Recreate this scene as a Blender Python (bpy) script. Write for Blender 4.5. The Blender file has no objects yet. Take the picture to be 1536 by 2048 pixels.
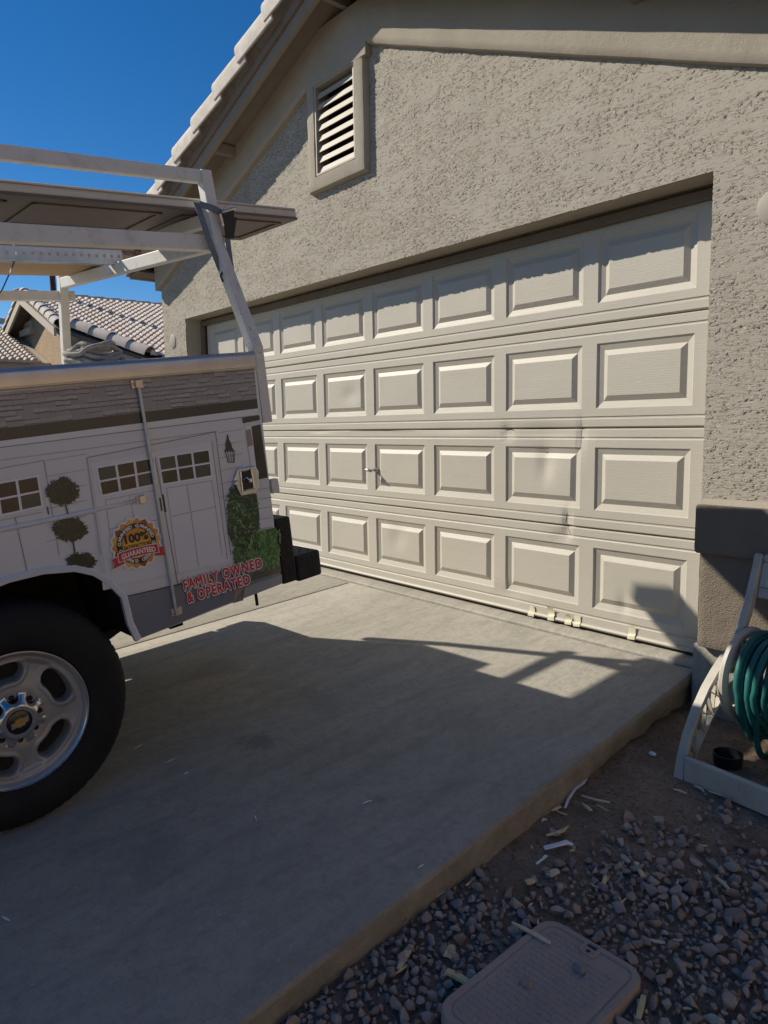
import bpy, bmesh, math, random
import numpy as np
from mathutils import Vector, Matrix, noise as mnoise
random.seed(7); rng = np.random.default_rng(7)
scene = bpy.context.scene
COL = scene.collection
# ------------------------------------------------------------------ camera
CAM_LOC = np.array([1.872, -3.283, 1.159]); CAM_ROT = (1.448, 0.018, 0.862); F_PX = 1423.76
cam = bpy.data.objects.new('camera', bpy.data.cameras.new('camera')); COL.objects.link(cam)
cam.location = CAM_LOC; cam.rotation_euler = CAM_ROT
cam.data.sensor_fit = 'HORIZONTAL'; cam.data.sensor_width = 36.0; cam.data.lens = F_PX / 1536 * 36.0
cam.data.clip_start = 0.02; cam.data.clip_end = 2000
scene.camera = cam
# ------------------------------------------------------------------ sky, sun, exposure
SUN_DIR = np.array([-1.60, -1.0, 1.28]); SUN_DIR = SUN_DIR / np.linalg.norm(SUN_DIR)   # towards the sun
SUN_EL = math.asin(SUN_DIR[2]); SUN_AZ = math.atan2(SUN_DIR[0], SUN_DIR[1])
world = bpy.data.worlds.new("World"); scene.world = world; world.use_nodes = True
wn = world.node_tree; bg = wn.nodes['Background']
sky = wn.nodes.new('ShaderNodeTexSky'); sky.sky_type = 'NISHITA'; sky.sun_disc = False
sky.sun_elevation = SUN_EL; sky.sun_rotation = SUN_AZ; sky.altitude = 300
sky.air_density = 0.9; sky.dust_density = 0.0; sky.ozone_density = 4.0
hsv = wn.nodes.new('ShaderNodeHueSaturation'); hsv.inputs['Saturation'].default_value = 1.30; hsv.inputs['Hue'].default_value = 0.503
wn.links.new(sky.outputs[0], hsv.inputs['Color']); wn.links.new(hsv.outputs[0], bg.inputs['Color']); bg.inputs['Strength'].default_value = 0.086
sun = bpy.data.objects.new('sun', bpy.data.lights.new('sun', 'SUN')); COL.objects.link(sun)
sun.data.energy = 5.0; sun.data.angle = math.radians(0.53); sun.data.color = (1.0, 0.93, 0.80)
sun.rotation_euler = Vector(SUN_DIR).to_track_quat('Z', 'Y').to_euler(); sun.location = (-20, -12, 20)
scene.view_settings.view_transform = 'Standard'; scene.view_settings.look = 'None'
scene.view_settings.exposure = 0.22; scene.view_settings.gamma = 1.0
scene.render.engine = 'CYCLES'
scene.cycles.max_bounces = 6; scene.cycles.diffuse_bounces = 2
# ------------------------------------------------------------------ photograph pixel -> point on a real plane
def rotm(rx, ry, rz):
    cx, sx, cy, sy, cz, sz = math.cos(rx), math.sin(rx), math.cos(ry), math.sin(ry), math.cos(rz), math.sin(rz)
    return (np.array([[cz, -sz, 0], [sz, cz, 0], [0, 0, 1]]) @ np.array([[cy, 0, sy], [0, 1, 0], [-sy, 0, cy]])
            @ np.array([[1, 0, 0], [0, cx, -sx], [0, sx, cx]]))
CR = rotm(*CAM_ROT)
def ray(x, y):
    return CR @ np.array([(x - 768) / F_PX, (1024 - y) / F_PX, -1.0])
def hit(x, y, n, d):
    n = np.array(n, float); r = ray(x, y); return CAM_LOC + r * ((d - CAM_LOC @ n) / (r @ n))
def onY(x, y, Y): return hit(x, y, (0, 1, 0), Y)
def onX(x, y, X): return hit(x, y, (1, 0, 0), X)
DRV = 0.07
def drv_z(Y): return 0.0 if Y > -0.1 else DRV * (Y + 0.1) if Y > -3.4 else -0.231 + 0.115 * (max(Y, -14) + 3.4)
def on_drive(x, y): return hit(x, y, (0, -DRV, 1), DRV * 0.1)
def gz(Y):
    if Y > -0.1: return -0.155
    if Y > -2.5: return -0.155 + 0.04 * (Y + 0.1)
    return -0.251 + 0.125 * (max(Y, -14) + 2.5)
def on_dirt(x, y): return hit(x, y, (0, -0.04, 1), -0.155 + 0.004)
# ------------------------------------------------------------------ mesh helpers
class MB:
    def __init__(s): s.v = []; s.f = []; s.m = []
    def add(s, vs, fs, mi=0):
        b = len(s.v); s.v.extend([tuple(map(float, p)) for p in vs])
        for f in fs: s.f.append(tuple(b + i for i in f)); s.m.append(mi)
        return s
    def box(s, x0, x1, y0, y1, z0, z1, mi=0, M=None):
        vs = [(x, y, z) for z in (z0, z1) for y in (y0, y1) for x in (x0, x1)]
        if M is not None: vs = [tuple(M @ Vector(p)) for p in vs]
        return s.add(vs, [(0, 2, 3, 1), (4, 5, 7, 6), (0, 1, 5, 4), (2, 6, 7, 3), (0, 4, 6, 2), (1, 3, 7, 5)], mi)
    def prism(s, poly, off, mi=0):
        n = len(poly); P = [np.array(p, float) for p in poly]; o = np.array(off, float)
        return s.add(P + [q + o for q in P], [tuple(range(n))[::-1], tuple(range(n, 2 * n))] +
                     [(i, (i + 1) % n, n + (i + 1) % n, n + i) for i in range(n)], mi)
    def flat(s, poly, mi=0): return s.add(poly, [tuple(range(len(poly)))], mi)
    def sweep(s, pts, sec, mi=0, cap=True, up=None, scale=None, closed=False):
        """sec: list of (a, b) section coordinates; a along side vector, b along up vector"""
        P = [Vector(p) for p in pts]; n = len(P); k = len(sec); rows = []
        U = Vector(up) if up is not None else None; N = None
        for i in range(n):
            if closed: t = (P[(i + 1) % n] - P[i - 1]).normalized()
            else: t = (P[min(i + 1, n - 1)] - P[max(i - 1, 0)]).normalized()
            if U is not None: a = t.cross(U).normalized(); b = a.cross(t).normalized()
            else:
                if N is None:
                    h = Vector((0, 0, 1)) if abs(t.z) < 0.9 else Vector((1, 0, 0)); N = (h - t * h.dot(t)).normalized()
                else: N = (N - t * N.dot(t)).normalized()
                b = N; a = t.cross(b)
            sc = 1.0 if scale is None else scale[i]
            rows.append([P[i] + a * (q[0] * sc) + b * (q[1] * sc) for q in sec])
        vs = [p for r in rows for p in r]; fs = []
        for i in range(n if closed else n - 1):
            j = (i + 1) % n
            for q in range(k): fs.append((i * k + q, i * k + (q + 1) % k, j * k + (q + 1) % k, j * k + q))
        if cap and not closed: fs += [tuple(range(k))[::-1], tuple((n - 1) * k + q for q in range(k))]
        return s.add(vs, fs, mi)
    def tube(s, pts, r, n=8, mi=0, cap=True, scale=None, closed=False):
        return s.sweep(pts, [(r * math.cos(2 * math.pi * q / n), r * math.sin(2 * math.pi * q / n)) for q in range(n)], mi, cap, None, scale, closed)
    def rect(s, pts, w, h, mi=0, up=(0, 0, 1)):
        return s.sweep(pts, [(-w / 2, -h / 2), (w / 2, -h / 2), (w / 2, h / 2), (-w / 2, h / 2)], mi, True, up)
    def lathe(s, prof, n=32, M=None, mi=0):
        k = len(prof); vs = []
        for i in range(n):
            a = 2 * math.pi * i / n
            for r, h in prof: vs.append((h, r * math.cos(a), r * math.sin(a)))       # axis = x
        if M is not None: vs = [tuple(M @ Vector(p)) for p in vs]
        fs = []
        for i in range(n):
            j = (i + 1) % n
            for q in range(k - 1): fs.append((i * k + q, j * k + q, j * k + q + 1, i * k + q + 1))
        return s.add(vs, fs, mi)
    def build(s, name, mats, parent=None, smooth=False, bevel=0, segs=2, local=False):
        me = bpy.data.meshes.new(name); me.from_pydata(s.v, [], s.f)
        mats = mats if isinstance(mats, (list, tuple)) else [mats]
        for m in mats: me.materials.append(m)
        if len(mats) > 1: me.polygons.foreach_set('material_index', s.m)
        bm = bmesh.new(); bm.from_mesh(me); bmesh.ops.recalc_face_normals(bm, faces=bm.faces); bm.to_mesh(me); bm.free()
        if smooth:
            me.polygons.foreach_set('use_smooth', [True] * len(me.polygons))
            if smooth != 'all': me.set_sharp_from_angle(angle=math.radians(35))
        me.update()
        return link(name, me, parent, bevel, segs, local)
ROOTLOC = {}
def link(name, me, parent=None, bevel=0, segs=2, local=False):
    o = bpy.data.objects.new(name, me); COL.objects.link(o)
    if parent is not None:
        o.parent = parent
        if not local and parent.name in ROOTLOC: o.matrix_parent_inverse = Matrix.Translation(-Vector(ROOTLOC[parent.name]))
    if bevel:
        b = o.modifiers.new('bevel', 'BEVEL'); b.width = bevel; b.segments = segs; b.limit_method = 'ANGLE'; b.angle_limit = math.radians(40)
        b.harden_normals = False
    return o
def thing(name, label, cat, loc=(0, 0, 0), group=None):
    o = bpy.data.objects.new(name, None); COL.objects.link(o); o.location = loc; o.empty_display_size = 0.1
    ROOTLOC[o.name] = tuple(loc); o['label'] = label; o['category'] = cat
    if group: o['group'] = group
    return o
def tag(o, label, cat, group=None, kind=None):
    o['label'] = label; o['category'] = cat
    if group: o['group'] = group
    if kind: o['kind'] = kind
    return o
def struct(o): o['kind'] = 'structure'; return o
# ------------------------------------------------------------------ materials
def mat(name, col, rough=0.7, metal=0.0, spec=0.5, coat=0.0):
    m = bpy.data.materials.new(name); m.use_nodes = True; b = m.node_tree.nodes['Principled BSDF']
    b.inputs['Base Color'].default_value = (*col, 1); b.inputs['Roughness'].default_value = rough
    b.inputs['Metallic'].default_value = metal; b.inputs['Specular IOR Level'].default_value = spec
    b.inputs['Coat Weight'].default_value = coat
    return m
def N(m, t, **kw):
    n = m.node_tree.nodes.new(t)
    for k, v in kw.items():
        if k in n.inputs: n.inputs[k].default_value = v
        else: setattr(n, k, v)
    return n
def L(m, a, b): m.node_tree.links.new(a, b)
def bsdf(m): return m.node_tree.nodes['Principled BSDF']
def coords(m, scale=(1, 1, 1), rot=(0, 0, 0)):
    t = N(m, 'ShaderNodeTexCoord'); p = N(m, 'ShaderNodeMapping'); p.inputs['Scale'].default_value = scale; p.inputs['Rotation'].default_value = rot
    L(m, t.outputs['Object'], p.inputs['Vector']); return p.outputs['Vector']
def noise(m, vec, scale, detail=3, rough=0.5, dist=0.0):
    n = N(m, 'ShaderNodeTexNoise'); n.inputs['Scale'].default_value = scale; n.inputs['Detail'].default_value = detail
    n.inputs['Roughness'].default_value = rough; n.inputs['Distortion'].default_value = dist
    if vec is not None: L(m, vec, n.inputs['Vector'])
    return n.outputs['Fac']
def ramp(m, fac, stops):
    r = N(m, 'ShaderNodeValToRGB'); e = r.color_ramp.elements
    while len(e) < len(stops): e.new(0.5)
    for i, (p, c) in enumerate(stops):
        e[i].position = p; e[i].color = (*c, 1) if hasattr(c, '__len__') else (c, c, c, 1)
    L(m, fac, r.inputs['Fac']); return r.outputs['Color']
def math_(m, op, a, b=None, clamp=False):
    n = N(m, 'ShaderNodeMath', operation=op); n.use_clamp = clamp
    for i, x in enumerate((a, b)):
        if x is None: continue
        if hasattr(x, 'node'): L(m, x, n.inputs[i])
        else: n.inputs[i].default_value = x
    return n.outputs[0]
def mix(m, fac, a, b, mode='MIX'):
    n = N(m, 'ShaderNodeMix', data_type='RGBA', blend_type=mode)
    for s, x in ((n.inputs[0], fac), (n.inputs[6], a), (n.inputs[7], b)):
        if hasattr(x, 'node'): L(m, x, s)
        elif hasattr(x, '__len__'): s.default_value = (*x, 1)
        else: s.default_value = x
    return n.outputs[2]
def bump(m, h, strength=0.5, dist=0.01):
    n = N(m, 'ShaderNodeBump'); n.inputs['Strength'].default_value = strength; n.inputs['Distance'].default_value = dist
    L(m, h, n.inputs['Height']); L(m, n.outputs[0], bsdf(m).inputs['Normal']); return n
def setc(m, c): L(m, c, bsdf(m).inputs['Base Color'])
def varied(name, c1, c2, scale=8, rough=0.7, bumps=None, spec=0.3, metal=0.0, detail=5, coat=0.0):
    m = mat(name, c1, rough, metal, spec, coat); v = coords(m)
    setc(m, ramp(m, noise(m, v, scale, detail, 0.6), [(0.3, c1), (0.7, c2)]))
    if bumps: bump(m, noise(m, v, bumps[0], 4, 0.6), bumps[1], bumps[2])
    return m
M = {}
# lace stucco: flat trowelled islands standing on a sandy coat
m = M['stucco'] = mat('stucco', (0.40, 0.355, 0.28), 0.95, spec=0.1)
v = coords(m, (0.45, 1, 1.65), (0, math.radians(14), 0))
n1 = noise(m, v, 56, 2.5, 0.52, 1.1); n2 = noise(m, v, 7, 3, 0.6, 0.6)
isl = ramp(m, math_(m, 'ADD', n1, math_(m, 'MULTIPLY', math_(m, 'SUBTRACT', n2, 0.5), 0.55)), [(0.43, 0.0), (0.47, 0.90), (0.75, 1.0)])
fine = noise(m, coords(m), 230, 3, 0.6)
hgt = math_(m, 'ADD', math_(m, 'MULTIPLY', isl, 0.0064), math_(m, 'MULTIPLY', fine, 0.0016))
dn = N(m, 'ShaderNodeDisplacement'); dn.inputs['Midlevel'].default_value = 0.0; dn.inputs['Scale'].default_value = 1.0
L(m, hgt, dn.inputs['Height']); L(m, dn.outputs[0], m.node_tree.nodes['Material Output'].inputs['Displacement'])
m.displacement_method = 'BOTH'
c = mix(m, noise(m, coords(m), 2.2, 4, 0.6), (0.37, 0.33, 0.27), (0.43, 0.39, 0.325))
c = mix(m, ramp(m, noise(m, coords(m, (3.5, 1, 0.5)), 2.6, 5, 0.65), [(0.52, 0.0), (0.75, 0.30)]), c, (0.27, 0.235, 0.19)); setc(m, mix(m, ramp(m, noise(m, coords(m), 5, 6, 0.7), [(0.60, 0.0), (0.75, 0.35)]), c, (0.50, 0.46, 0.39)))
def sandy(name, c1, c2, sc=260, d=0.0015, st=0.8):
    m = mat(name, c1, 0.95, spec=0.1); v = coords(m)
    setc(m, ramp(m, noise(m, v, 3, 5, 0.65), [(0.3, c1), (0.7, c2)]))
    h = math_(m, 'ADD', noise(m, v, sc, 4, 0.65), math_(m, 'MULTIPLY', noise(m, v, sc / 8, 3, 0.5), 0.8))
    bump(m, h, st, d * 3); return m
M['stucco_smooth'] = sandy('stucco_smooth', (0.36, 0.315, 0.25), (0.42, 0.37, 0.295))
M['stucco_dark'] = sandy('stucco_dark', (0.20, 0.165, 0.125), (0.235, 0.195, 0.15), 150, 0.003)
M['fascia'] = varied('fascia', (0.24, 0.20, 0.155), (0.285, 0.24, 0.19), 6, 0.75, (90, 0.3, 0.003))
M['soffit'] = varied('soffit', (0.19, 0.16, 0.13), (0.23, 0.19, 0.155), 6, 0.85)
M['brown_trim'] = varied('brown_trim', (0.14, 0.105, 0.075), (0.18, 0.14, 0.10), 5, 0.7)
M['rake_tile'] = varied('rake_tile', (0.50, 0.44, 0.38), (0.66, 0.60, 0.53), 14, 0.9, (140, 0.6, 0.006), 0.15)
M['far_tile'] = varied('far_tile', (0.50, 0.40, 0.33), (0.70, 0.60, 0.52), 3.1, 0.9, (60, 0.4, 0.01), 0.15)
M['far_stucco'] = sandy('far_stucco', (0.46, 0.34, 0.22), (0.52, 0.39, 0.26), 40, 0.01, 1.0)
M['far_trim'] = varied('far_trim', (0.48, 0.41, 0.32), (0.52, 0.45, 0.36), 5, 0.8)
M['vent_paint'] = varied('vent_paint', (0.37, 0.32, 0.25), (0.42, 0.37, 0.295), 8, 0.55)
M['black'] = mat('black', (0.006, 0.006, 0.006), 0.7)
M['rubber_seal'] = varied('rubber_seal', (0.012, 0.011, 0.010), (0.05, 0.035, 0.025), 18, 0.8)
M['plate'] = varied('plate', (0.30, 0.27, 0.22), (0.35, 0.315, 0.26), 9, 0.6)
# garage door: painted steel with pressed wood grain
m = M['door'] = mat('door', (0.50, 0.455, 0.37), 0.5, spec=0.35)
v = coords(m, (2.2, 1, 26)); w = N(m, 'ShaderNodeTexWave', wave_type='BANDS', bands_direction='Z', wave_profile='SAW')
w.inputs['Scale'].default_value = 1.1; w.inputs['Distortion'].default_value = 9; w.inputs['Detail'].default_value = 3; w.inputs['Detail Scale'].default_value = 0.8
L(m, v, w.inputs['Vector'])
gn = noise(m, coords(m, (26, 1, 260)), 1, 3, 0.6)
bump(m, math_(m, 'ADD', math_(m, 'MULTIPLY', w.outputs['Fac'], 0.55), gn), 0.35, 0.0022)
c = mix(m, noise(m, coords(m, (1.3, 1, 2.2)), 2.0, 4, 0.6), (0.46, 0.42, 0.345), (0.515, 0.475, 0.395))
dirt = ramp(m, noise(m, coords(m, (1.2, 1, 7)), 3.0, 5, 0.7), [(0.60, 0.0), (0.80, 0.35)])
setc(m, mix(m, dirt, c, (0.34, 0.28, 0.21)))
# concrete drive
m = M['concrete'] = mat('concrete', (0.45, 0.41, 0.34), 0.88, spec=0.25); v = coords(m)
big = noise(m, v, 1.1, 5, 0.62, 0.6); mid = noise(m, coords(m, (1, 0.35, 1), (0, 0, 0.5)), 7, 6, 0.7, 0.8); fin = noise(m, v, 160, 3, 0.6)
c = mix(m, big, (0.325, 0.30, 0.25), (0.455, 0.42, 0.35)); c = mix(m, ramp(m, mid, [(0.45, 0.0), (0.72, 0.60)]), c, (0.25, 0.23, 0.195))
c = mix(m, ramp(m, fin, [(0.56, 0.0), (0.70, 0.45)]), c, (0.20, 0.185, 0.16))
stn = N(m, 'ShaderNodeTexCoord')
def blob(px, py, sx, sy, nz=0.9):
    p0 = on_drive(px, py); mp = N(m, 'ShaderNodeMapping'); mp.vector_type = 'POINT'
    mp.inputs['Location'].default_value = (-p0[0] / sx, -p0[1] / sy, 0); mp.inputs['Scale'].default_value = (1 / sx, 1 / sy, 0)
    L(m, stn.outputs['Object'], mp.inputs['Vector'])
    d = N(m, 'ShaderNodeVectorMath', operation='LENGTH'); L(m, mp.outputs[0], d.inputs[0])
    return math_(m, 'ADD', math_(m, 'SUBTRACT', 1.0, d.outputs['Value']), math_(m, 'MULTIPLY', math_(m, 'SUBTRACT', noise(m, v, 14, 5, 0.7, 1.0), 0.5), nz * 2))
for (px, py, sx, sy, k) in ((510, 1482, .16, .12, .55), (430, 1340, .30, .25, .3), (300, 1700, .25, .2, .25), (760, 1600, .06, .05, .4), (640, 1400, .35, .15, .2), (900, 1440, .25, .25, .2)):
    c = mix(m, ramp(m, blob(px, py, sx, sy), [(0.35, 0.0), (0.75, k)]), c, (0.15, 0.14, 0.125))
bl2 = noise(m, v, 24, 8, 0.75, 0.3); c = mix(m, ramp(m, bl2, [(0.48, 0.0), (0.66, 0.45)]), c, (0.22, 0.205, 0.175)); c = mix(m, ramp(m, noise(m, v, 62, 4, 0.7), [(0.60, 0.0), (0.68, 0.4)]), c, (0.52, 0.49, 0.42)); c = mix(m, ramp(m, noise(m, coords(m, (5, 0.7, 1), (0, 0, -0.07)), 2.2, 5, 0.65), [(0.52, 0.0), (0.70, 0.35)]), c, (0.20, 0.185, 0.16))
scr = ramp(m, noise(m, coords(m, (3, 22, 1), (0, 0, 0.9)), 5, 2, 0.5), [(0.72, 0.0), (0.76, 0.5)])
spk = ramp(m, noise(m, v, 45, 2, 0.5), [(0.74, 0.0), (0.78, 0.6)])
c = mix(m, spk, c, (0.62, 0.58, 0.50)); setc(m, mix(m, math_(m, 'MULTIPLY', scr, ramp(m, noise(m, v, 2.3, 2), [(0.5, 0.0), (0.6, 1.0)])), c, (0.60, 0.57, 0.50)))
bump(m, math_(m, 'ADD', noise(m, coords(m, (1, 0.25, 1), (0, 0, 0.25)), 90, 4, 0.65), math_(m, 'MULTIPLY', noise(m, v, 9, 4), 1.2)), 0.6, 0.005)
m = M['concrete_side'] = mat('concrete_side', (0.30, 0.24, 0.17), 0.95, spec=0.1); v = coords(m)
setc(m, ramp(m, noise(m, v, 9, 6, 0.7), [(0.3, (0.31, 0.265, 0.20)), (0.7, (0.47, 0.41, 0.33))])); bump(m, noise(m, v, 60, 6, 0.7), 0.9, 0.012)
m = M['dirt'] = mat('dirt', (0.15, 0.11, 0.08), 1.0, spec=0.05); v = coords(m)
c = ramp(m, noise(m, v, 2.6, 6, 0.68), [(0.3, (0.24, 0.175, 0.125)), (0.7, (0.40, 0.305, 0.22))])
c = mix(m, ramp(m, noise(m, v, 150, 3, 0.6), [(0.60, 0.0), (0.72, 0.6)]), c, (0.55, 0.47, 0.39))
c = mix(m, ramp(m, noise(m, v, 60, 3, 0.6), [(0.52, 0.0), (0.66, 0.7)]), c, (0.13, 0.095, 0.07)); c = mix(m, ramp(m, noise(m, v, 13, 6, 0.7), [(0.45, 0.0), (0.65, 0.6)]), c, (0.19, 0.135, 0.09))
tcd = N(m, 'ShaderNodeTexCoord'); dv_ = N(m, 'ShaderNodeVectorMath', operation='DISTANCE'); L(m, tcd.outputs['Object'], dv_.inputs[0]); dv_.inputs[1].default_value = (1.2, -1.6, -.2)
setc(m, mix(m, ramp(m, math_(m, 'DIVIDE', math_(m, 'ADD', dv_.outputs['Value'], noise(m, v, 1.5, 4)), 6.0), [(0.45, 0.0), (0.65, 1.0)]), c, (0.10, 0.075, 0.06)))  # dirt out of view made darker, to cut the light it bounces under the eaves
bump(m, math_(m, 'ADD', noise(m, v, 45, 6, 0.75), math_(m, 'MULTIPLY', noise(m, v, 190, 3, 0.7), 0.5)), 0.9, 0.013)
m = M['gravel'] = mat('gravel', (0.2, 0.17, 0.15), 0.9, spec=0.2); v = coords(m)
at = N(m, 'ShaderNodeAttribute', attribute_name='tone')
c = ramp(m, at.outputs['Fac'], [(0.0, (0.23, 0.18, 0.145)), (0.35, (0.43, 0.35, 0.295)), (0.6, (0.51, 0.385, 0.305)), (0.85, (0.60, 0.505, 0.43)), (1.0, (0.74, 0.65, 0.56))])
setc(m, mix(m, noise(m, v, 70, 5, 0.7), c, (0.30, 0.235, 0.195))); m.node_tree.nodes['Mix'].inputs[0].default_value = 0.4
bump(m, noise(m, v, 160, 5, 0.7), 0.6, 0.004)
def dirty_white(name, c, dc, amt=0.5, rough=0.5, sc=9):
    m = mat(name, c, rough, spec=0.4); v = coords(m)
    d = ramp(m, noise(m, v, sc, 6, 0.72), [(0.52, 0.0), (0.72, amt)])
    c_ = mix(m, d, c, dc); c_ = mix(m, ramp(m, math_(m, 'MULTIPLY', noise(m, v, 55, 4, .7), ramp(m, noise(m, v, 4, 3), [(0.5, .8), (0.7, 1.25)])), [(0.74, 0.0), (0.78, 0.7)]), c_, (0.20, 0.10, 0.06)); setc(m, c_); bump(m, noise(m, v, 30, 3), 0.12, 0.004); return m
M['rack_white'] = dirty_white('rack_white', (0.68, 0.66, 0.62), (0.34, 0.27, 0.20), 0.45)
M['reel_plastic'] = dirty_white('reel_plastic', (0.48, 0.44, 0.37), (0.30, 0.26, 0.21), 0.5, 0.45, 14)
M['hose'] = varied('hose', (0.010, 0.085, 0.078), (0.022, 0.145, 0.128), 9, 0.5, (120, 0.2, 0.002))
M['lid'] = sandy('lid', (0.38, 0.305, 0.25), (0.46, 0.375, 0.31), 120, 0.0012, 0.5)
M['tyre'] = varied('tyre', (0.011, 0.011, 0.012), (0.020, 0.019, 0.019), 8, 0.75, (60, 0.2, 0.002))
M['rim'] = varied('rim', (0.30, 0.295, 0.29), (0.42, 0.41, 0.40), 7, 0.5, None, 0.5, 0.45)
M['chrome'] = mat('chrome', (0.66, 0.65, 0.64), 0.22, 1.0)
M['lip'] = mat('lip', (0.62, 0.62, 0.63), 0.25, 1.0)
M['emblem_black'] = mat('emblem_black', (0.01, 0.01, 0.012), 0.2, coat=0.5)
M['emblem_gold'] = mat('emblem_gold', (0.62, 0.40, 0.10), 0.28, 0.6)
M['diamond'] = varied('diamond', (0.012, 0.012, 0.013), (0.028, 0.028, 0.03), 25, 0.55)
M['chassis'] = varied('chassis', (0.012, 0.012, 0.013), (0.028, 0.026, 0.024), 10, 0.8)
M['galv'] = varied('galv', (0.42, 0.46, 0.50), (0.55, 0.58, 0.62), 30, 0.4, None, 0.5, 0.7)
M['strip_metal'] = varied('strip_metal', (0.58, 0.52, 0.45), (0.66, 0.60, 0.53), 14, 0.30, None, 0.5, 0.75)
M['card'] = varied('card', (0.42, 0.28, 0.165), (0.47, 0.32, 0.195), 6, 0.85)
M['slab_brown'] = varied('slab_brown', (0.135, 0.105, 0.095), (0.16, 0.125, 0.11), 3, 0.55)
M['slab_edge'] = dirty_white('slab_edge', (0.56, 0.53, 0.48), (0.38, 0.34, 0.29), 0.4, 0.6)
M['strap'] = varied('strap', (0.13, 0.155, 0.19), (0.18, 0.20, 0.235), 60, 0.7, (300, 0.3, 0.001))
M['hook'] = mat('hook', (0.012, 0.012, 0.014), 0.45)
M['rope'] = varied('rope', (0.30, 0.29, 0.27), (0.46, 0.44, 0.41), 40, 0.9, (160, 0.8, 0.006))
M['tape'] = varied('tape', (0.62, 0.58, 0.40), (0.70, 0.66, 0.50), 25, 0.75)
M['wood'] = varied('wood', (0.66, 0.49, 0.24), (0.80, 0.64, 0.38), 30, 0.85, (120, 0.5, 0.003))
M['pale_wood'] = varied('pale_wood', (0.58, 0.49, 0.34), (0.72, 0.62, 0.46), 30, 0.85, (120, 0.5, 0.003))
M['white_scrap'] = varied('white_scrap', (0.74, 0.77, 0.80), (0.84, 0.85, 0.86), 20, 0.7)
M['dry_leaf'] = varied('dry_leaf', (0.22, 0.13, 0.06), (0.34, 0.22, 0.10), 25, 0.8)
M['pot'] = mat('pot', (0.006, 0.008, 0.014), 0.45)
M['stone_grey'] = sandy('stone_grey', (0.24, 0.20, 0.195), (0.36, 0.31, 0.30), 70, 0.004)
M['stone_tan'] = sandy('stone_tan', (0.33, 0.25, 0.18), (0.46, 0.36, 0.27), 70, 0.004)
M['handle'] = mat('handle', (0.40, 0.39, 0.38), 0.3, 0.8)
M['pipe'] = varied('pipe', (0.05, 0.025, 0.03), (0.08, 0.04, 0.045), 5, 0.7)
# ================================================================== GROUND
def fine_lines(lo, hi, a, b, st, coarse):
    xs = [lo + (a - lo) * (1 - (1 - t) ** 0.35) if False else lo + (a - lo) * t for t in np.linspace(0, 1, coarse)][:-1]
    return xs + list(np.arange(a, b, st)) + [b + (hi - b) * t for t in np.linspace(0, 1, coarse)]
xs = fine_lines(-120, 120, 0.30, 2.3, 0.02, 14); ys = fine_lines(-120, 120, -3.3, -0.1, 0.02, 14)
mb = MB(); nx = len(xs); vs = []
for Y in ys:
    for X in xs:
        z = gz(Y)
        if 0.3 < X < 2.4 and -3.4 < Y < 0:
            z += 0.012 * mnoise.noise((X * 3, Y * 3, 0)) + 0.006 * mnoise.noise((X * 11, Y * 11, 4)) + 0.003 * mnoise.noise((X * 31, Y * 31, 9))
            z += 0.035 * max(0, 1 - abs(X - 0.40) / 0.08) * (1 if Y < -0.3 else 0.3) * (0.5 + 0.5 * mnoise.noise((Y * 6, 0, 2)))
        vs.append((X, Y, z))
mb.add(vs, [(j * nx + i, j * nx + i + 1, (j + 1) * nx + i + 1, (j + 1) * nx + i) for j in range(len(ys) - 1) for i in range(nx - 1)])
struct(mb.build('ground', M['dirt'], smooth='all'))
mb = MB(); mb.box(-120, 120, -40, -14.6, -2.2, -1.655); struct(mb.build('street', mat('asphalt', (0.05, 0.05, 0.052), 0.9)))
# drive: two poured slabs with a control joint, rounded arrises, rough open side
def slab(mb, xl, xr, rough_r):
    Y = -0.124; Ys = [Y]
    while Y > -3.4: Y -= 0.035; Ys.append(Y)
    Ys += [-3.6, -5, -8, -13, -14.55]
    r = 0.013; rows = []
    for Y in Ys:
        zt = drv_z(Y); a, b = xl(Y), xr(Y); er = 0.0
        prof = [(a, -0.13), (a, -r), (a + r * .3, -r * .3), (a + r, 0)]
        prof += [(a + (b - a) * t, 0) for t in (0.25, 0.5, 0.75)]
        prof += [(b - r * 1.6, 0), (b - r * .5, -r * .3), (b, -r * 1.3)]
        for d in (0.035, 0.055, 0.075, 0.095, 0.115, 0.14, 0.18):
            e = 0
            if rough_r:
                e = 0.006 * mnoise.noise((Y * 25, d * 40, 1)) + 0.003 * mnoise.noise((Y * 70, d * 90, 3))
                k = max(0, min(1, (Y + 1.25) / 0.4)) * max(0, (d - 0.045) / 0.1)
                e -= k * (0.035 + 0.03 * mnoise.noise((Y * 9, d * 18, 5)))
            prof.append((b + e, -d))
        rows.append([(x, Y + (0.004 * mnoise.noise((x * 9, 0, 0)) if Y > -0.126 else 0), zt + z) for x, z in prof])
    k = len(rows[0]); n = len(rows); b0 = len(mb.v); mb.v.extend([p for r_ in rows for p in r_])
    for i in range(n - 1):
        for q in range(k - 1):
            mb.f.append((b0 + i * k + q, b0 + i * k + q + 1, b0 + (i + 1) * k + q + 1, b0 + (i + 1) * k + q)); mb.m.append(1 if (rough_r and q >= 9) else 0)
    mb.f.append(tuple(b0 + q for q in range(k))); mb.m.append(0)
mb = MB(); XJ = -2.245
def edge_x(Y): return 0.377 + (-0.14 - Y) * 0.066
slab(mb, lambda Y: XJ + 0.006, edge_x, True); slab(mb, lambda Y: -4.75, lambda Y: XJ - 0.006, False)
struct(mb.build('driveway', [M['concrete'], M['concrete_side']], smooth=True))
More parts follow.
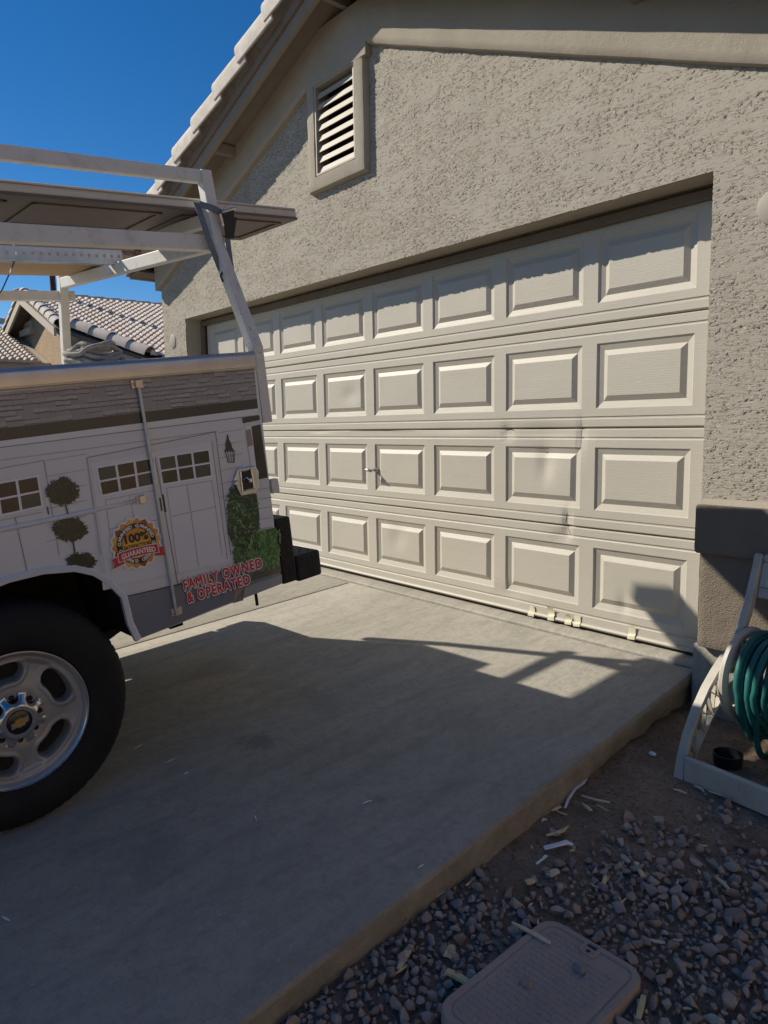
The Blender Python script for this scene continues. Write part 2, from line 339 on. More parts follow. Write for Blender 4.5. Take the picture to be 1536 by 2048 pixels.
# garage slab lip below the door
mb = MB(); rows = []
for i in range(121):
    x = -4.7 + (0.405 + 4.7) * i / 120; e = 0.006 * mnoise.noise((x * 14, 3, 0)) + 0.004 * mnoise.noise((x * 45, 7, 0))
    rows.append([(x, -0.110 + e, -0.10), (x, -0.108 + e, 0.004), (x, -0.098 + e * 0.5, 0.014), (x, -0.06, 0.018), (x, 0.0, 0.020), (x, 0.4, 0.022), (x, 6.0, 0.022)])
k = 7; mb.add([p for r in rows for p in r], [(i * k + q, i * k + q + 1, (i + 1) * k + q + 1, (i + 1) * k + q) for i in range(120) for q in range(k - 1)])
struct(mb.build('garage_floor', M['concrete'], smooth=True))
# ================================================================== GARAGE HOUSE
WY = -0.178; XL, XR = -5.12, 1.05; OX0, OX1, OZ = -4.62, 0.405, 2.185
VX0, VX1, VZ0, VZ1 = -2.366, -1.93, 2.88, 3.463
def fas(X): return min(3.648 + 0.34 * (X + 2.5), 3.716 - 0.41 * (X + 1.747))        # low edge of the rake board
def bnd(X): return min(3.462 + 0.355 * (X + 2.496), 3.502 - 0.42 * (X + 1.75))      # low edge of the stucco band
PKX = -1.997; OV = 0.26
house = thing('garage_house', 'beige stucco garage gable with tiled roof edge and a wide panelled door', 'house', (-2.1, 0, 0))
def hb(mb, name, mt, parent=None, **k):
    return mb.build(name, mt, parent or house, **k)
# stucco field as a dense grid so that the lace texture really stands out
step = 0.0060
def lines(lo, hi, must):
    ks = sorted(set([lo, hi] + [q for q in must if lo < q < hi])); out = []
    for a, b in zip(ks[:-1], ks[1:]):
        n = max(1, round((b - a) / step)); out += [a + (b - a) * i / n for i in range(n)]
    return np.array(out + [hi])
gx = lines(XL, XR, [OX0, OX1, VX0, VX1]); gzv = lines(-0.05, 3.75, [OZ, VZ0, VZ1, 0.6])
cx = (gx[:-1] + gx[1:]) / 2; cz = (gzv[:-1] + gzv[1:]) / 2
top = np.array([bnd(x) + 0.06 for x in cx])
keep = np.ones((len(cz), len(cx)), bool)
keep &= cz[:, None] < top[None, :]
keep &= ~((cx[None, :] > OX0) & (cx[None, :] < OX1) & (cz[:, None] < OZ))
keep &= ~((cx[None, :] > VX0) & (cx[None, :] < VX1) & (cz[:, None] > VZ0) & (cz[:, None] < VZ1))
keep &= ~((cx[None, :] > OX1) & (cz[:, None] < 0.6))
keep &= ~((cx[None, :] < OX0) & (cz[:, None] < 1.0))
jj, ii = np.nonzero(keep); W_ = len(gx)
quads = np.stack([jj * W_ + ii, jj * W_ + ii + 1, (jj + 1) * W_ + ii + 1, (jj + 1) * W_ + ii], 1)
used, inv = np.unique(quads.ravel(), return_inverse=True)
V = np.stack([gx[used % W_], np.full(len(used), WY), gzv[used // W_]], 1)
me = bpy.data.meshes.new('front_wall'); me.vertices.add(len(V)); me.vertices.foreach_set('co', V.ravel())
me.loops.add(quads.size); me.loops.foreach_set('vertex_index', inv.astype(np.int32)); me.polygons.add(len(quads))
me.polygons.foreach_set('loop_start', np.arange(0, quads.size, 4, dtype=np.int32))
me.polygons.foreach_set('use_smooth', np.ones(len(quads), bool)); me.update(calc_edges=True); me.validate()
me.materials.append(M['stucco']); link('front_wall', me, house)
# rest of the shell: side, rear, reveal of the opening
mb = MB()
mb.box(XL, XL + 0.12, WY + 0.012, 8, -0.2, bnd(XL) + 0.25); mb.box(XR - 0.12, XR, WY + 0.012, 8, 0.6, bnd(XR) + 0.25)
mb.box(XL + 0.12, XR - 0.12, 7.9, 8, -0.2, 2.4)
mb.box(XL, OX0 - 0.02, WY + 0.006, WY + 0.1, -0.2, 1.0)
hb(mb, 'side_wall', M['stucco_smooth'])
mb = MB()      # reveal
zr = [(OX0, -0.2), (OX0, OZ), (OX1, OZ), (OX1, -0.02)]
for (x0, z0), (x1, z1) in zip(zr[:-1], zr[1:]):
    n = 40; d = Vector((x1 - x0, 0, z1 - z0)); nn = Vector((-d.z, 0, d.x)).normalized()
    vs = []
    for i in range(n + 1):
        for y in np.linspace(WY - 0.0005, 0.03, 7):
            p = Vector((x0, y, z0)) + d * (i / n); o = 0.0025 * mnoise.noise((p.x * 22, y * 22, p.z * 22)); vs.append(p - nn * o * (1 if 0 < i < n else 0))
    mb.add(vs, [(i * 7 + q, i * 7 + q + 1, (i + 1) * 7 + q + 1, (i + 1) * 7 + q) for i in range(n) for q in range(6)])
hb(mb, 'door_reveal', M['stucco_smooth'], smooth=True)
mb = MB(); mb.box(OX0, OX1, 0.03, 0.06, OZ - 0.002, 2.6); mb.box(OX0 - 0.3, OX0 + 0.003, 0.03, 0.06, 0, OZ); mb.box(OX1 - 0.003, OX1 + 0.3, 0.03, 0.06, 0, OZ)
hb(mb, 'framing', M['black'])
mb = MB(); mb.box(OX0 + 0.002, OX1 - 0.002, -0.035, -0.012, OZ - 0.062, OZ - 0.016)
mb.box(OX0 + 0.002, OX0 + 0.055, -0.035, -0.012, 0.03, OZ - 0.064)
hb(mb, 'door_stop', M['brown_trim'], bevel=0.004)
# stucco band that follows the gable, rounded below, joined to the vent surround
def band(mb, pts, y0, prot, wd):
    """pts low edge points (x,z) left to right, band rises wd above"""
    sec = [(0, 0.0), (-prot * .72, 0.006), (-prot * .95, 0.022), (-prot, 0.045), (-prot, wd)]
    vs = []; 
    for x, z in pts:
        j = 0.004 * mnoise.noise((x * 5, z * 5, 1))
        for dy, dz in sec: vs.append((x, y0 + dy + (j if dy else 0), z + dz + (j if dz < .1 else 0)))
    k = len(sec); mb.add(vs, [(i * k + q, i * k + q + 1, (i + 1) * k + q + 1, (i + 1) * k + q) for i in range(len(pts) - 1) for q in range(k - 1)])
BP = 0.055
mb = MB()
band(mb, [(x, bnd(x)) for x in np.linspace(XL - 0.03, VX0 - 0.08, 60)], WY, BP, 0.30)
band(mb, [(x, bnd(x)) for x in np.linspace(-1.80, XR + 0.03, 60)], WY, BP, 0.30)
mb.add([(XL - 0.03, WY - BP, bnd(XL - .03)), (XL - 0.03, 8, bnd(XL - .03)), (XL - 0.03, 8, bnd(XL - .03) + 0.3), (XL - 0.03, WY - BP, bnd(XL - .03) + 0.3)], [(0, 1, 2, 3)])
mb.add([(VX0 - .08, WY - BP, bnd(VX0 - .08)), (-1.80, WY - BP, bnd(-1.8)), (-1.80, WY - BP, fas(-1.8) + .05), (PKX, WY - BP, fas(PKX) + .05), (VX0 - .08, WY - BP, fas(VX0 - .08) + .05)], [(0, 1, 2, 3, 4)]) if False else None
mb.box(VX0 - .098, -1.80, WY - BP - .0015, WY + 0.02, VZ1 - .001, 3.80)
hb(mb, 'gable_band', M['stucco_smooth'], smooth=True)
# vent surround with rounded arrises
def ringpts(o, ztop): ztop = 3.74; return [(VX0 - o, VZ0 - o), (VX1 + o, VZ0 - o), (VX1 + o, ztop), (VX0 - o, ztop)]
mb = MB(); lev = [(0.0, 0.02), (0.002, -0.046), (0.010, -0.0555), (0.085, -0.0555), (0.106, -0.050), (0.116, -0.032), (0.122, 0.02)]
n = 24; rows = []
for o, dy in lev:
    c = ringpts(o * 0.85, VZ1 + o); r = []
    for i in range(4):
        a, b = np.array(c[i]), np.array(c[(i + 1) % 4])
        for t in range(n):
            q = a + (b - a) * t / n; r.append((q[0], WY + dy + (0.003 * mnoise.noise((q[0] * 9, q[1] * 9, dy * 20)) if dy < 0 else 0), q[1]))
    rows.append(r)
k = 4 * n; mb.add([p for r in rows for p in r], [(i * k + q, i * k + (q + 1) % k, (i + 1) * k + (q + 1) % k, (i + 1) * k + q) for i in range(len(lev) - 1) for q in range(k)])
surround = hb(mb, 'vent_surround', M['stucco_smooth'], smooth=True)
mb = MB()
for (a, b, c_, d) in ((VX0, VX0 + .012, VZ0, VZ1), (VX1 - .012, VX1, VZ0, VZ1), (VX0 + .012, VX1 - .012, VZ0, VZ0 + .012), (VX0 + .012, VX1 - .012, VZ1 - .012, VZ1)):
    mb.box(a, b, WY - 0.050, WY + 0.06, c_, d)
vent = hb(mb, 'louver_vent', M['vent_paint'])
mb = MB(); ns = 8; sp = (VZ1 - VZ0 - 0.03) / ns
for i in range(ns):
    z = VZ0 + 0.014 + sp * i
    mb.prism([(VX0 + .013, WY - 0.040, z), (VX0 + .013, WY - 0.026, z + .040), (VX0 + .013, WY + 0.02, z + 0.060), (VX0 + .013, WY + 0.02, z + 0.056), (VX0 + .013, WY - 0.032, z)], (VX1 - VX0 - .026, 0, 0))
hb(mb, 'slat', M['vent_paint'], vent)
mb = MB(); mb.box(VX0 - .02, VX1 + .02, WY + 0.09, WY + 0.10, VZ0 - .02, VZ1 + .02); hb(mb, 'vent_backing', M['black'], vent)
# rake boards, soffit, blocks
TL, TR = XL - 0.26, XR + 0.26
def rake(mb, y0, y1, lo, hi):
    for xa, xb in ((TL, PKX), (PKX, TR)):
        mb.prism([(xa, y0, fas(xa) + lo), (xb, y0, fas(xb) + lo), (xb, y0, fas(xb) + hi), (xa, y0, fas(xa) + hi)], (0, y1 - y0, 0))
YF = WY - OV
mb = MB(); rake(mb, YF, YF + 0.035, 0.0, 0.085); hb(mb, 'rake_board', M['fascia'], bevel=0.003)
mb = MB(); rake(mb, YF - 0.022, YF + 0.035, 0.088, 0.150); hb(mb, 'rake_trim', M['soffit'], bevel=0.003)
mb = MB(); rake(mb, YF + 0.037, WY + 0.3, 0.075, 0.135); hb(mb, 'soffit', M['soffit'])
mb = MB()
for xa, xb in ((TL + .0, PKX), (PKX, TR)):
    mb.prism([(xa, YF + .0365, fas(xa) + .155), (xb, YF + .0365, fas(xb) + .155), (xb, YF + .0365, fas(xb) + .215), (xa, YF + .0365, fas(xa) + .215)], (0, 8.4, 0))
hb(mb, 'roof', M['far_tile'])
for X in (-3.47, -2.0, 0.07):
    mb = MB(); mb.box(X - .02, X + .02, YF + .037, WY - 0.02, fas(X) - 0.01, fas(X) + 0.07); hb(mb, 'lookout_block', M['fascia'], bevel=0.003)
mb = MB()     # boxed eave on the left
mb.box(TL - .0, TL + .03, YF + .036, 7.9, fas(TL) - .02, fas(TL) + .12); mb.box(TL + .03, XL - .032, YF + .04, 7.9, fas(TL) + .005, fas(TL) + .02)
hb(mb, 'eave_fascia', M['fascia'], bevel=0.003)
# barrel tiles along the rake
def barrel_run(mb, p0, p1, ln, expo, r, out, start=0.0, taper=0.86, thick=0.016, leg=0.05, n=10, lift=0.020):
    """half-round tiles from p0 (low) to p1 (high); out = horizontal unit vector pointing outwards"""
    p0, p1, out = Vector(p0), Vector(p1), Vector(out); d = (p1 - p0); Lg = d.length; d.normalize(); up = out.cross(d); up = up if up.z > 0 else -up
    s = start
    while s < Lg:
        q0 = p0 + d * s + up * lift; q1 = p0 + d * min(s + ln, Lg + .1) + up * 0.0
        jx = random.uniform(-.004, .004)
        A = []; 
        for pt, rr in ((q0, r), (q1, r * taper)):
            outer = [pt + out * (rr + jx) - up * leg]; inner = [pt + out * (rr - thick + jx) - up * leg]
            for i in range(n + 1):
                a = math.pi * i / n
                outer.append(pt + out * (rr * math.cos(a) + jx) + up * rr * math.sin(a)); inner.append(pt + out * ((rr - thick) * math.cos(a) + jx) + up * (rr - thick) * math.sin(a))
            A.append(outer + inner[::-1])
        k = len(A[0]); mb.add(A[0] + A[1], [(i, (i + 1) % k, k + (i + 1) % k, k + i) for i in range(k)] + [tuple(range(k)), tuple(range(k, 2 * k))])
        s += expo
mb = MB()
barrel_run(mb, (TL - .06, YF - .005, fas(TL - .06) + .222), (PKX, YF - .005, fas(PKX) + .222), 0.47, 0.385, 0.098, (0, -1, 0), 0.02, leg=.085, lift=.042)
barrel_run(mb, (TR + .06, YF - .005, fas(TR + .06) + .222), (PKX, YF - .005, fas(PKX) + .222), 0.47, 0.385, 0.098, (0, -1, 0), 0.1, leg=.085, lift=.042)
hb(mb, 'rake_tiles', M['rake_tile'], smooth=True, bevel=0.006)
# wainscot to the right of the door: footing, dado, thick cap
BY = -0.235
def rough_box(mb, x0, x1, y0, y1, z0, z1, amp, r=0.012, nx=30, nz=16):
    """front face plus left, top and bottom returns with a rounded arris; slightly wavy"""
    prof = []   # around the section seen from the left: back-top -> front -> back-bottom
    for z, y in [(z1, y1), (z1, y0 + r), (z1 - r * .3, y0 + r * .3), (z1 - r, y0)] + [(z1 - r - (z1 - z0 - 2 * r) * t, y0) for t in np.linspace(0, 1, nz)[1:-1]] + [(z0 + r, y0), (z0 + r * .3, y0 + r * .3), (z0, y0 + r), (z0, y1)]: prof.append((y, z))
    xsl = [(x0 + r * .0, 1.0), (x0 + r * .3, .35), (x0 + r, 0)] + [(x0 + r + (x1 - x0 - r) * t, 0) for t in np.linspace(0, 1, nx)[1:]]
    vs = []
    cz_ = (z0 + z1) / 2
    for x, inset in xsl:
        for y, z in prof:
            yy = y + inset * r if y < y1 - 1e-6 else y; zz = z + (-inset * r if z > cz_ else inset * r) * (1 if abs(z - cz_) > (z1 - z0) / 2 - r * 1.01 else 0)
            e = amp * mnoise.noise((x * 26, y * 26, z * 26)) if y < y1 - 1e-6 else 0
            lx = amp * 1.6 * mnoise.noise((3, y * 40, z * 30)) if inset else 0
            vs.append((x + lx, yy + e, zz + e * .5))
    k = len(prof); n = len(xsl)
    mb.add(vs, [(i * k + q, i * k + q + 1, (i + 1) * k + q + 1, (i + 1) * k + q) for i in range(n - 1) for q in range(k - 1)] + [tuple(range(k))])
mb = MB(); rough_box(mb, 0.428, XR + 0.05, BY, WY + .35, 0.150, 0.590, 0.003); hb(mb, 'dado', M['stucco_dark'], smooth=True)
mb = MB(); rough_box(mb, 0.413, XR + 0.09, -0.262, WY + .3, 0.575, 0.790, 0.0015); hb(mb, 'dado_cap', M['stucco_dark'], smooth=True)
mb = MB(); mb.add([(0.413 + .012, -0.250, 0.7905), (XR, -0.250, 0.7905), (XR, WY + .002, 0.812), (0.418, WY + .002, 0.812)], [(0, 1, 2, 3)]); mb.add([(0.418, WY + .002, 0.812), (0.425, -0.25, 0.7905), (0.418, WY + .002, .78)], [(0, 1, 2)])
hb(mb, 'cap_slope', M['stucco_smooth'])
mb = MB(); rough_box(mb, 0.392, XR + 0.02, -0.196, WY + .3, -0.30, 0.149, 0.003); hb(mb, 'footing', M['concrete'], smooth=True)
mb = MB(); mb.box(XR - .1, XR, WY + .31, 8, -.3, .6); hb(mb, 'stem_wall', M['concrete_side'])
mb = MB(); mb.box(XR - .1, 11.0, 1.30, 1.45, -0.3, 2.75); mb.box(10.8, 11.0, -.3, 1.28, -.3, 2.75); hb(mb, 'unseen_wing_wall', M['stucco_smooth'])  # set-back wing outside the frame, added to bounce warm light onto the gravel
mb = MB(); mb.prism([(XR + .02, .75, 2.62), (XR + .02, 7.5, 5.2), (11.4, 7.5, 5.2), (11.4, .75, 2.62)], (0, 0, .12)); hb(mb, 'unseen_wing_roof', M['far_tile'])
# round blank plates
for X, Z in ((-4.915, 2.005), (0.655, 1.985)):
    mb = MB(); Mx = Matrix.Translation((X, WY - 0.004, Z)) @ Matrix.Rotation(-math.pi / 2, 4, 'Z')
    mb.lathe([(0.0, 0.010), (0.060, 0.010), (0.067, 0.007), (0.069, 0.0), (0.069, -0.01)], 40, Mx)
    for dz in (-.04, .04):
        mb.lathe([(0.0, 0.0125), (0.004, 0.012), (0.005, 0.0095)], 8, Matrix.Translation((X, WY - 0.004, Z + dz)) @ Matrix.Rotation(-math.pi / 2, 4, 'Z'))
    hb(mb, 'cover_plate', M['plate'], smooth=True)
# ------------------------------------------------------------------ panelled door
PX, PW, PH, SH = 0.602, 0.514, 0.331, 0.5334; DZ0 = 0.052
ox = [0.0, 0.005, 0.036, 0.064]; dep = [0.0, 0.0060, 0.0155, 0.001]
dents = [(onY(1088, 932, 0), 0.05, 0.095, 0.011), (onY(1085, 905, 0), 0.16, 0.13, 0.010), (onY(1166, 872, 0), 0.022, 0.085, 0.012), (onY(1090, 862, 0), 0.28, 0.03, 0.007), (onY(1015, 864, 0), 0.04, 0.05, 0.009),
         (onY(1134, 1045, 0), 0.024, 0.07, 0.011), (onY(1125, 1072, 0), 0.06, 0.035, 0.008), (onY(700, 790, 0), 0.09, 0.06, 0.008), (onY(795, 1075, 0), 0.08, 0.08, 0.010), (onY(1020, 1185, 0), 0.10, 0.05, 0.007), (onY(1245, 1210, 0), 0.03, 0.06, 0.006), (onY(640, 862, 0), 0.15, 0.014, 0.005), (onY(900, 862, 0), 0.30, 0.016, 0.004)]
def door_y(x, z):
    y = 0.0022 * mnoise.noise((x * 1.3, z * 1.6, 3)) + 0.0010 * mnoise.noise((x * 4, z * 4, 8))
    for c_, a, b, d in dents:
        u = (x - c_[0]) / a; w_ = (z - c_[2]) / b; q = u * u + w_ * w_
        if q < 9: y += d * math.exp(-q)
    return y
xl = [(-4.545, 0)]; 
for c_ in range(8):
    xc = -(7 - c_) * PX; a, b = xc - PW / 2, xc + PW / 2
    prev = xl[-1][0]
    for t in (0.5,): xl.append((prev + (a - prev) * t, 0))
    xl += [(a + o, i + 1) for i, o in enumerate(ox)]
    xl += [(a + ox[-1] + (PW - 2 * ox[-1]) * t, 5) for t in np.linspace(0, 1, 24)[1:-1]]
    xl += [(b - o, i + 1) for i, o in reversed(list(enumerate(ox)))]
xl += [(xl[-1][0] + 0.03, 0), (0.365, 0)]
door = None
def joint(z):  # profile near the section joint (z measured from the section's foot)
    for zz, d in ((0.0, 0.007), (0.004, 0.0045), (0.010, 0.0), (0.048, 0.0), (0.051, 0.0035), (0.057, 0.0035), (0.060, 0.0)):
        pass
    return 0
zj = [(0.0, 0.018), (0.0035, 0.010), (0.009, 0.0), (0.030, 0.0), (0.046, 0.0), (0.050, 0.0042), (0.056, 0.0042), (0.061, 0.0), (0.085, 0.0)]
door = thing('garage_door_tmp', 'x', 'x'); bpy.data.objects.remove(door)
mb = MB(); mb.box(-4.545, 0.365, 0.030, 0.040, 0.06, 2.18)
door = hb(mb, 'garage_door', M['chassis'])
for r_ in range(4):
    z0 = DZ0 + r_ * SH; zl = [(z0 + z, 0, d) for z, d in zj]; m0 = (SH - PH) / 2
    if r_ == 0: zl[0] = (z0, 0, 0.002); zl[1] = (z0 + .004, 0, 0.0)
    zl += [(z0 + m0 + o, i + 1, 0) for i, o in enumerate(ox)]
    zl += [(z0 + m0 + ox[-1] + (PH - 2 * ox[-1]) * t, 5, 0) for t in np.linspace(0, 1, 18)[1:-1]]
    zl += [(z0 + SH - m0 - o, i + 1, 0) for i, o in reversed(list(enumerate(ox)))]
    zl += [(z0 + SH - z, 0, d) for z, d in reversed(zj)]
    nX, nZ = len(xl), len(zl); vs = []
    for (z, iz, d) in zl:
        for (x, ix) in xl:
            q = min(ix, iz); y = d if q == 0 else dep[min(q, 4) - 1]
            vs.append((x, y + door_y(x, z), z))
    fs = []
    for j in range(nZ - 1):
        for i in range(nX - 1):
            a, b, c_, d_ = j * nX + i, j * nX + i + 1, (j + 1) * nX + i + 1, (j + 1) * nX + i
            sx = (xl[i + 1][1] > xl[i][1]) - (xl[i + 1][1] < xl[i][1]); sz = (zl[j + 1][1] > zl[j][1]) - (zl[j + 1][1] < zl[j][1])
            if sx * sz > 0: fs += [(a, b, c_), (a, c_, d_)]
            elif sx * sz < 0: fs += [(a, b, d_), (b, c_, d_)]
            else: fs.append((a, b, c_, d_))
    mb = MB(); mb.add(vs, fs)
    # shallow return so the section has thickness
    mb.add([(xl[0][0], 0.028, z0), (xl[-1][0], 0.028, z0), (xl[-1][0], zj[0][1], z0), (xl[0][0], zj[0][1], z0)], [(0, 1, 2, 3)])
    hb(mb, 'door_section', M['door'], door)
mb = MB()      # bottom rail and weather seal
mb.sweep([(-4.545, 0.004, 0.052), (0.365, 0.004, 0.046)], [(0.016 * math.cos(a), 0.012 * math.sin(a)) for a in np.linspace(0, 2 * math.pi, 13)[:-1]], up=(0, 0, 1))
hb(mb, 'bottom_rail', M['door'], door, smooth=True)
mb = MB(); zz = [(x, 0.014 + 0.0 * x, 0.030 + 0.004 * mnoise.noise((x * 3, 0, 0))) for x in np.linspace(-4.54, 0.36, 60)]
mb.sweep(zz, [(-.009, -.012), (.009, -.012), (.009, .014), (-.009, .014)], up=(0, 0, 1)); hb(mb, 'weather_seal', M['rubber_seal'], door)
for pl in ([(1162, 856), (1166, 866), (1164, 873), (1166, 882)], [(1134, 1026), (1131, 1036), (1130, 1047)], [(1135, 1049), (1136, 1060), (1140, 1068)], [(1008, 861), (1020, 859), (1030, 862)], [(700, 862), (760, 861), (830, 862)]):
    mb = MB(); pp_ = [onY(x, y, 0) for x, y in pl]; pp_ = [np.array([q[0], door_y(q[0], q[2]) - .0008, q[2]]) for q in pp_]
    n_ = len(pp_); vs = []
    for i, q in enumerate(pp_):
        d = pp_[min(i + 1, n_ - 1)] - pp_[max(i - 1, 0)]; d /= np.linalg.norm(d); sd = np.array([-d[2], 0, d[0]]); h_ = .0022 * (1 if 0 < i < n_ - 1 else .3); vs += [q - sd * h_, q + sd * h_]
    mb.add(vs, [(2 * i, 2 * i + 1, 2 * i + 3, 2 * i + 2) for i in range(n_ - 1)])
    hb(mb, 'bent_seam', M['rubber_seal'], door)
# T handle
hp = onY(752, 940, 0.0); mb = MB()
mb.lathe([(0.0, 0.006), (0.019, 0.006), (0.021, 0.0)], 20, Matrix.Translation(hp) @ Matrix.Rotation(-math.pi / 2, 4, 'Z'))
mb.tube([hp + np.array([0, -.0, 0]), hp + np.array([0, -.055, 0])], 0.007, 10)
mb.tube([hp + np.array([0.012, -.054, -.006]), hp + np.array([-.004, -.060, 0]), hp + np.array([-.040, -.062, .006]), hp + np.array([-.062, -.056, -.004])], 0.0105, 10, scale=[.8, 1.1, 1, .7])
hb(mb, 'door_handle', M['handle'], door, smooth=True)
# strips of masking tape at the foot of the door
tape_where = ['near the door centre, leftmost of the tapes', 'beside the leftmost tape, with a curled top', 'third from the left with a torn peak', 'right beside the torn-peaked one', 'alone nearest the right door jamb']
for i, (px, py, wpx, hpx, curl) in enumerate([(1064, 1222, 12, 22, .2), (1104, 1224, 13, 32, .9), (1138, 1236, 13, 23, .8), (1155, 1241, 13, 22, .1), (1264, 1268, 15, 28, .3)]):
    a = onY(px - wpx / 2, py + hpx / 2, -.004); b = onY(px + wpx / 2, py + hpx / 2, -.004); h = (onY(px, py - hpx / 2, -.004) - onY(px, py + hpx / 2, -.004))[2]
    mb = MB(); vs = []; nr = 9
    for r in range(nr):
        t = r / (nr - 1); out = -.0015 - (0.016 * curl * max(0, t - .45) ** 1.5 * 3); wx = (b[0] - a[0]) / 2 * (1 - (.55 * max(0, t - .7) / .3 if i in (0, 2) else 0.06 * t)); xc = (a[0] + b[0]) / 2 - (.006 * t if i == 1 else 0)
        zt = 0.033 + t * h * (1 - .12 * curl * t)
        yb = -0.014 if t < .2 else -0.0125 if t < .3 else -0.003
        vs += [(xc - wx, yb + out, zt), (xc + wx, yb + out - .004 * curl * t, zt + (.004 if i != 0 else 0))]
    mb.add(vs, [(2 * r, 2 * r + 1, 2 * r + 3, 2 * r + 2) for r in range(nr - 1)])
    o = mb.build('masking_tape', M['tape'])
    tag(o, 'yellow masking tape on the door foot, ' + tape_where[i], 'tape', 'masking tape strips on the door foot')
# ================================================================== SERVICE TRUCK (local axes: x outboard right, y rearwards, z up; origin = centre of the rear right wheel face)
TC = np.array([-0.654, -2.749, 0.206])
te = np.array([-0.052, 0.993, 0.108]); te /= np.linalg.norm(te); tw_ = np.array([0.999, 0.052, 0.0]); tw_ -= te * (tw_ @ te); tw_ /= np.linalg.norm(tw_); tu = np.cross(tw_, te)
truck = thing('work_truck', 'white service truck with printed house wrap and ladder rack, backed up to the garage', 'truck', TC)
truck.rotation_euler = Matrix((tw_, te, tu)).transposed().to_euler(); del ROOTLOC[truck.name]
TM = Matrix.LocRotScale(Vector(TC), Matrix((tw_, te, tu)).transposed(), None)
def P(px, py, w=0.0):
    X = hit(px, py, tw_, TC @ tw_ + w) - TC; return (w, float(X @ te), float(X @ tu))
def tb(mb, name, mt, parent=None, **k): return mb.build(name, mt, parent or truck, local=True, **k)
M['wrap'] = mat('wrap', (0.68, 0.68, 0.70), 0.28, spec=0.5, coat=0.3)
for nm, c, r in (('w_siding', (0.64, 0.64, 0.65), .3), ('w_door', (0.70, 0.70, 0.73), .3), ('w_line', (0.22, 0.22, 0.25), .3), ('w_softline', (0.34, 0.34, 0.37), .3), ('w_eave', (0.055, 0.043, 0.042), .3),
                 ('w_gutter', (0.74, 0.74, 0.74), .3), ('w_pane', (0.022, 0.017, 0.016), .2), ('w_munt', (0.80, 0.80, 0.83), .3), ('w_lamp', (0.055, 0.03, 0.024), .3), ('w_pave', (0.19, 0.20, 0.235), .3),
                 ('w_pave2', (0.33, 0.33, 0.35), .3), ('w_leaf1', (0.022, 0.05, 0.025), .3), ('w_leaf2', (0.075, 0.19, 0.06), .3), ('w_leaf3', (0.20, 0.36, 0.13), .3), ('w_grass', (0.20, 0.33, 0.09), .3),
                 ('w_dark', (0.016, 0.022, 0.017), .3), ('w_dark2', (0.06, 0.065, 0.055), .3), ('w_soil', (0.12, 0.095, 0.07), .3), ('w_red', (0.66, 0.02, 0.03), .3), ('w_white', (0.85, 0.82, 0.80), .3), ('w_gold', (0.74, 0.27, 0.03), .3),
                 ('w_gold2', (0.82, 0.43, 0.06), .3), ('w_rust', (0.26, 0.07, 0.012), .3), ('w_black', (0.012, 0.011, 0.01), .3), ('w_redhi', (0.60, 0.03, 0.035), .3), ('w_tan', (0.33, 0.25, 0.20), .3)):
    M[nm] = mat(nm, c, r, spec=0.5, coat=0.3)
m = M['w_roof'] = mat('w_roof', (0.2, 0.19, 0.2), 0.3, coat=0.3)
v = coords(m, (1, 1, 1)); sp = N(m, 'ShaderNodeSeparateXYZ'); L(m, v, sp.inputs[0]); cb = N(m, 'ShaderNodeCombineXYZ')
L(m, sp.outputs['Y'], cb.inputs['X']); L(m, math_(m, 'ADD', sp.outputs['Z'], math_(m, 'MULTIPLY', noise(m, v, 40, 2), 0.008)), cb.inputs['Y'])
sq = N(m, 'ShaderNodeSeparateXYZ'); L(m, cb.outputs[0], sq.inputs[0])
yr = math_(m, 'DIVIDE', sq.outputs['Y'], .0165); row = math_(m, 'FLOOR', yr); fy = math_(m, 'SUBTRACT', yr, row)
wr = N(m, 'ShaderNodeTexWhiteNoise', noise_dimensions='1D'); L(m, row, wr.inputs['W'])
xr_ = math_(m, 'ADD', math_(m, 'DIVIDE', sq.outputs['X'], .052), math_(m, 'MULTIPLY', wr.outputs['Value'], 7.0)); cellx = math_(m, 'FLOOR', xr_); fx_ = math_(m, 'SUBTRACT', xr_, cellx)
c2 = N(m, 'ShaderNodeCombineXYZ'); L(m, cellx, c2.inputs['X']); L(m, row, c2.inputs['Y']); w2_ = N(m, 'ShaderNodeTexWhiteNoise', noise_dimensions='2D'); L(m, c2.outputs[0], w2_.inputs['Vector'])
rn_ = w2_.outputs['Value']; base_ = mix(m, rn_, (0.30, 0.275, 0.285), (0.47, 0.435, 0.44)); base_ = mix(m, math_(m, 'MULTIPLY', noise(m, v, 160, 3, .7), .5), base_, (0.22, 0.20, 0.21))
dash = math_(m, 'MULTIPLY', math_(m, 'LESS_THAN', fy, math_(m, 'ADD', .10, math_(m, 'MULTIPLY', rn_, .22))), math_(m, 'GREATER_THAN', rn_, .30))
setc(m, mix(m, math_(m, 'MAXIMUM', math_(m, 'MULTIPLY', dash, .85), math_(m, 'MULTIPLY', math_(m, 'LESS_THAN', fx_, .045), .35)), base_, (0.085, 0.07, 0.075)))
